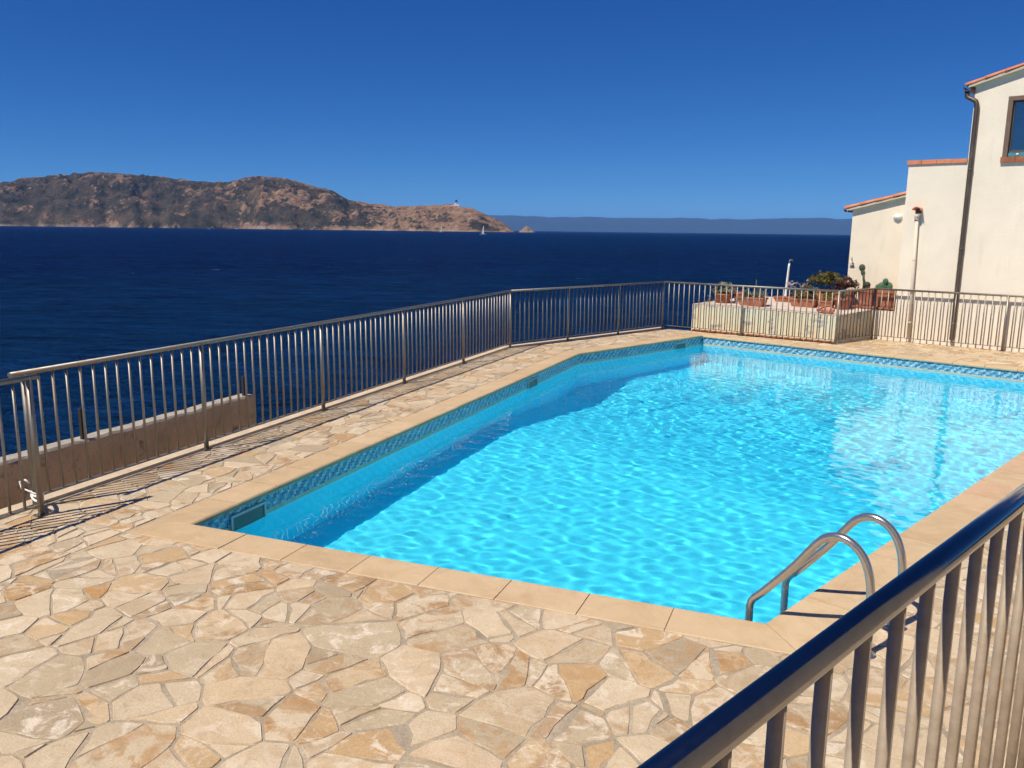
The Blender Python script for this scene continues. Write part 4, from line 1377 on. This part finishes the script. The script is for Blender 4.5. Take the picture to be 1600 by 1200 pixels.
    b = MB(); b.tube([(0.035, 0, 1.57), (0.035, 0, 1.62), (0.045, 0, 1.655), (0.075, 0, 1.672), (0.105, 0, 1.66), (0.115, 0, 1.64)], 0.014, 8); b.build('hook', M_STEEL, o)
pots()

# ------------------------------------------------------------------ headland across the bay
FPX, CXP, CYP = 1290.0, 800.0, 600.0
def azimuth(px):                                     # bearing of a picture column at the horizon
    hy = 360 + 0.012 * (px - 800)
    d = F + r_ * ((px - CXP) / FPX) + u_ * ((CYP - hy) / FPX)
    return math.atan2(d.x, d.y)
RIDGE = [(-900, 60), (-500, 66), (-250, 70), (-60, 66), (0, 60), (40, 69), (80, 73), (150, 79.5), (200, 78), (260, 74), (300, 68.5), (355, 67), (398, 77), (450, 74.5), (490, 63), (520, 57), (545, 43), (580, 38), (620, 34), (660, 36), (700, 37.5), (735, 33), (755, 25.5), (775, 16), (792, 7), (803, 0.5), (812, -4)]
def interp(tab, x):
    for (x0, y0), (x1, y1) in zip(tab[:-1], tab[1:]):
        if x <= x1:
            return y0 + (y1 - y0) * max(0, (x - x0)) / (x1 - x0)
    return tab[-1][1]
def shore_d(px): return 4300 + (800 - px) * 1.15 + 130 * mnoise.noise((px * 0.012, 5.1, 0)) + 45 * mnoise.noise((px * 0.05, 8.1, 0))
def head_h(px, v, x, y):
    d0 = shore_d(px)
    W = 260 + 900 * min(1, max(0, (830 - px) / 600))
    top = max(-6, interp(RIDGE, px)) / FPX * (d0 + W) * 1.0
    s = min(1, v)
    prof = 0.045 * min(1, s / 0.03) + 0.125 * min(1, s / 0.2) + 0.83 * (s ** 1.15 * (1.9 - 0.9 * s))
    prof = min(prof, 1.0)
    if v > 1: prof = 1 - (v - 1) * 1.6
    n = 0
    q = Vector((x * 0.0034, y * 0.0034, 0))
    n += mnoise.ridged_multi_fractal(q, 0.9, 2.1, 6, 1.0, 2.0, noise_basis='PERLIN_ORIGINAL') - 1.1
    f = mnoise.fractal(Vector((x * 0.016, y * 0.016, 3)), 0.8, 2.1, 6, noise_basis='PERLIN_ORIGINAL')
    amp = math.sin(math.pi * min(1, max(0.0, s))) ** 0.8
    fr = mnoise.fractal(Vector((x * 0.05, y * 0.05, 9)), 0.7, 2.1, 5, noise_basis='PERLIN_ORIGINAL')
    return top * prof + top * 0.16 * n * amp + (3 + 8 * amp) * f * min(1, top / 60 + 0.15) + 1.8 * fr * min(1, s / 0.04) * min(1, max(0, top / 60)), f, n
KK = []
def headland():
    pxs = np.linspace(-700, 812, 620)
    vs_ = np.concatenate([np.linspace(0, 0.12, 18, endpoint=False), np.linspace(0.12, 1.0, 84, endpoint=False), np.linspace(1.0, 1.5, 10)])
    verts, tone, faces = [], [], []
    nv = len(vs_)
    for px in pxs:
        a = azimuth(px)
        d0 = shore_d(px)
        W = 260 + 900 * min(1, max(0, (830 - px) / 600))
        for v in vs_:
            d = d0 + W * v
            x, y = d * math.sin(a), d * math.cos(a)
            h, f, n = head_h(px, v, x, y)
            verts.append([x, y, (h if v > 0 else -6), d])
            east = min(1, max(0, (px - 330) / 350))
            lf = mnoise.fractal(Vector((x * 0.0045 + 7, y * 0.0045, 1)), 0.9, 2.0, 4, noise_basis='PERLIN_ORIGINAL')
            rock = 0.13 + 0.33 * east + 0.38 * max(0, 0.05 - v) / 0.05 + 0.30 * n + 0.30 * f + 0.24 * lf + (0.10 if v > 0.8 else 0)
            tone.append((min(1, max(0, rock)), min(1, max(0, 0.5 + 0.5 * lf)), max(0, 1 - v / 0.02) * min(1, max(0, 0.55 + 1.6 * lf)), 1))
    # scale every bearing so that the skyline follows the ridge profile
    A_ = np.array(verts).reshape(len(pxs), nv, 4)
    top = ((A_[:, :, 2] + SEA_Z - EYE) / A_[:, :, 3]).max(1) * FPX
    want = np.array([max(interp(RIDGE, px), 0.4) + 1.0 * mnoise.noise((px * 0.09, 3.3, 0)) * min(1, interp(RIDGE, px) / 20) for px in pxs])
    want = want * np.array([math.cos(azimuth(px)) for px in pxs])
    kk = np.clip((want + 2.0) / np.maximum(top + 2.0, 0.5), 0.2, 1.6)
    kk = np.convolve(np.pad(kk, 6, mode='edge'), np.ones(13) / 13, mode='valid')
    KK[:] = list(zip(pxs, kk))
    A_[:, :, 2] = np.where(A_[:, :, 2] > 0, A_[:, :, 2] * kk[:, None], A_[:, :, 2]) + SEA_Z
    verts = [tuple(v) for v in A_[:, :, :3].reshape(-1, 3)]
    for i in range(len(pxs) - 1):
        for k in range(nv - 1):
            faces.append((i * nv + k, (i + 1) * nv + k, (i + 1) * nv + k + 1, i * nv + k + 1))
    t = NT('headland_rock_and_scrub')
    sep = t.n('ShaderNodeSeparateColor'); t.l(t.attr('tone'), sep.inputs[0])
    p = t.pos()
    n1 = t.noise(p, 0.04, 9, 0.74)
    n2 = t.noise(p, 0.012, 6, 0.65)
    k = t.math('ADD', sep.outputs[0], t.math('MULTIPLY', t.math('SUBTRACT', n1, 0.5), 1.8))
    scrub = t.ramp(n2, [(0.38, (0.034, 0.032, 0.020)), (0.52, (0.078, 0.062, 0.040)), (0.72, (0.16, 0.108, 0.068))])
    rockc = t.ramp(t.noise(p, 0.03, 6, 0.7), [(0.3, (0.16, 0.09, 0.054)), (0.5, (0.30, 0.18, 0.108)), (0.70, (0.46, 0.32, 0.21))])
    c = t.mix(t.ramp(k, [(0.40, 0), (0.53, 1)]), scrub, rockc)
    c = t.mix(sep.outputs[2], c, (0.48, 0.40, 0.31))
    t.principled(c, 0.95, 0, t.bump(n1, 1.0, 22.0), 0.1)
    o = structure(mesh_obj('headland', verts, faces, t.m, None, False))
    tone_attr(o.data, tone)
    # rocky islet off the point
    rg = random.Random(4)
    vs, fs, tn = [], [], []
    a, d = azimuth(823), 4330
    cx, cy = d * math.sin(a), d * math.cos(a)
    n, m = 40, 14
    for i in range(m + 1):
        rr = i / m
        for k2 in range(n):
            q = 2 * math.pi * k2 / n
            x, y = cx + 46 * rr * math.cos(q), cy + 34 * rr * math.sin(q)
            h = 36 * max(0, 1 - rr) ** 1.15 + 7 * mnoise.fractal(Vector((x * 0.05, y * 0.05, 2)), 0.8, 2, 4, noise_basis='PERLIN_ORIGINAL') * (1 - rr * 0.5)
            vs.append((x, y, SEA_Z + h - 2.5 * rr)); tn.append((0.95, 0.5, 0.35, 1))
    for i in range(m):
        for k2 in range(n):
            fs.append((i * n + k2, i * n + (k2 + 1) % n, (i + 1) * n + (k2 + 1) % n, (i + 1) * n + k2))
    o = structure(mesh_obj('rock_islet', vs, fs, t.m)); tone_attr(o.data, tn)
    # faint range far beyond the open sea
    vs, fs, tn = [], [], []
    px0 = np.linspace(300, 2100, 300)
    prof = [(0, 0), (0.05, 0.35), (0.2, 0.8), (0.35, 1.0), (0.6, 0.8), (1.0, 0.0)]
    for px in px0:
        a = azimuth(px)
        for (v, hh) in prof:
            d = 31000 + 6000 * v
            top = (22.0 + 3.0 * mnoise.noise((px * 0.009, 0.2, 0)) + 1.8 * mnoise.noise((px * 0.04, 1.2, 0))) / FPX * 33000
            x, y = d * math.sin(a), d * math.cos(a)
            vs.append((x, y, SEA_Z - 5 + top * hh)); tn.append((0.0, 0.5, 0, 1))
    for i in range(len(px0) - 1):
        for k2 in range(5):
            fs.append((i * 6 + k2, (i + 1) * 6 + k2, (i + 1) * 6 + k2 + 1, i * 6 + k2 + 1))
    o = structure(mesh_obj('far_mountains', vs, fs, simple('distant_forest', (0.03, 0.035, 0.03), 1.0, 0, 0.2, 0.002, 0, 1), None, True))
    return None
headland()

def lighthouse():
    px = 713.0
    a = azimuth(px)
    best = None
    d0 = shore_d(px); W = 260 + 900 * min(1, max(0, (830 - px) / 600))
    for v in np.linspace(0.5, 1.0, 40):
        d = d0 + W * v
        h, _, _ = head_h(px, v, d * math.sin(a), d * math.cos(a))
        h *= interp(KK, px)
        e = (h + SEA_Z - EYE) / d
        if best is None or e > best[0]: best = (e, d, h)
    d = best[1] - 6
    root = empty('lighthouse', (d * math.sin(a), d * math.cos(a), SEA_Z + best[2] - 3), -a)
    root.scale = (1.35, 1.35, 1.35)
    tag(root, 'white lighthouse with dark lantern on the rocky point across the bay', 'lighthouse')
    white = simple('lighthouse_white', (0.8, 0.79, 0.76), 0.8, 0, 0.03, 0.2, 0, 1)
    dark = simple('lantern_dark', (0.015, 0.02, 0.035), 0.5)
    b = MB(); b.box(-12, 13, -5, 5, 0, 9); b.build('keepers_house', white, root)
    b = MB(); b.box(-46, -12.2, -4, 4, 0, 7); b.build('wing', simple('pinkish_render', (0.62, 0.47, 0.42), 0.9), root)
    b = MB(); b.box(-46.5, -11.9, -4.5, 4.5, 7, 9); b.build('wing_roof', M_TILE, root)
    b = MB(); b.lathe([(5.2, 9), (4.4, 16), (5.6, 16.2), (5.6, 17), (4.2, 17)], 16); b.build('tower', white, root)
    b = MB(); b.lathe([(4.4, 17.01), (4.4, 22), (5.0, 22.3), (3.5, 24.5), (0.6, 26), (0.3, 28.5), (0, 28.6)], 14); b.build('lantern', dark, root)
lighthouse()

def boat(px, dist, s, label, sail=True, rz=0.6):
    a = azimuth(px)
    root = empty('sailboat' if sail else 'motorboat', (dist * math.sin(a), dist * math.cos(a), SEA_Z), rz)
    tag(root, label, 'boat', 'boats out in the bay')
    white = M_WHITE
    # hull: lofted sections
    secs = [(-6.0, 1.5, 1.3), (-3, 1.9, 1.3), (0, 2.0, 1.35), (3, 1.5, 1.5), (5.2, 0.6, 1.7), (6.2, 0.05, 1.85)]
    vs, fs = [], []
    for x, w, h in secs:
        vs += [(x * s, -w * s, h * s), (x * s, -w * 0.75 * s, 0.1 * s), (x * s, 0, -0.3 * s), (x * s, w * 0.75 * s, 0.1 * s), (x * s, w * s, h * s)]
    for i in range(len(secs) - 1):
        for k in range(4): fs.append((i * 5 + k, (i + 1) * 5 + k, (i + 1) * 5 + k + 1, i * 5 + k + 1))
        fs.append((i * 5, i * 5 + 4, (i + 1) * 5 + 4, (i + 1) * 5))
    fs.append((0, 1, 2, 3, 4))
    mesh_obj('hull', vs, fs, white, root)
    b = MB(); b.box(-2.6 * s, 1.8 * s, -1.1 * s, 1.1 * s, 1.25 * s, 2.1 * s); b.build('cabin', white, root)
    if sail:
        b = MB(); b.tube([(0.9 * s, 0, 1.3 * s), (0.9 * s, 0, 15.5 * s)], 0.13 * s, 6); b.build('mast', M_WHITE, root)
        sm = simple('sailcloth', (0.8, 0.79, 0.77), 0.8, 0, 0.03, 0.3, 0, 1)
        n = 8
        vs, fs = [], []
        for i in range(n + 1):
            t = i / n
            z = (3.0 + 12 * t) * s; L = 4.6 * (1 - t) ** 0.8 * s
            for j in range(5):
                u = j / 4
                vs.append((0.9 * s - 0.15 * s - L * u, 0.9 * s * math.sin(math.pi * u) * (1 - t), z))
        for i in range(n):
            for j in range(4): fs.append((i * 5 + j, i * 5 + j + 1, (i + 1) * 5 + j + 1, (i + 1) * 5 + j))
        mesh_obj('mainsail', vs, fs, sm, root, True)
boat(755, 1650, 1.15, 'white sailboat under sail in front of the rocky point', True, 0.12)
boat(689, 3000, 1.35, 'small white sailboat close to the headland shore, left of the lighthouse', True, 0.2)
boat(369, 3900, 1.5, 'tiny white motorboat moored below the headland', False, 0.1)
boat(326, 3900, 1.3, 'tiny white motorboat at the foot of the pale headland cliff', False, 0.4)

# ------------------------------------------------------------------ air
def haze():
    t = NT('haze_air')
    v = t.n('ShaderNodeVolumePrincipled')
    v.inputs['Color'].default_value = (0.17, 0.47, 1.0, 1)
    v.inputs['Density'].default_value = 2.2e-5
    v.inputs['Anisotropy'].default_value = 0.0
    t.l(v.outputs[0], t.out.inputs['Volume'])
    b = MB(); b.box(-60000, 60000, -60000, 60000, SEA_Z - 12, 760)
    o = b.build('haze', t.m)
    o['kind'] = 'stuff'
haze()
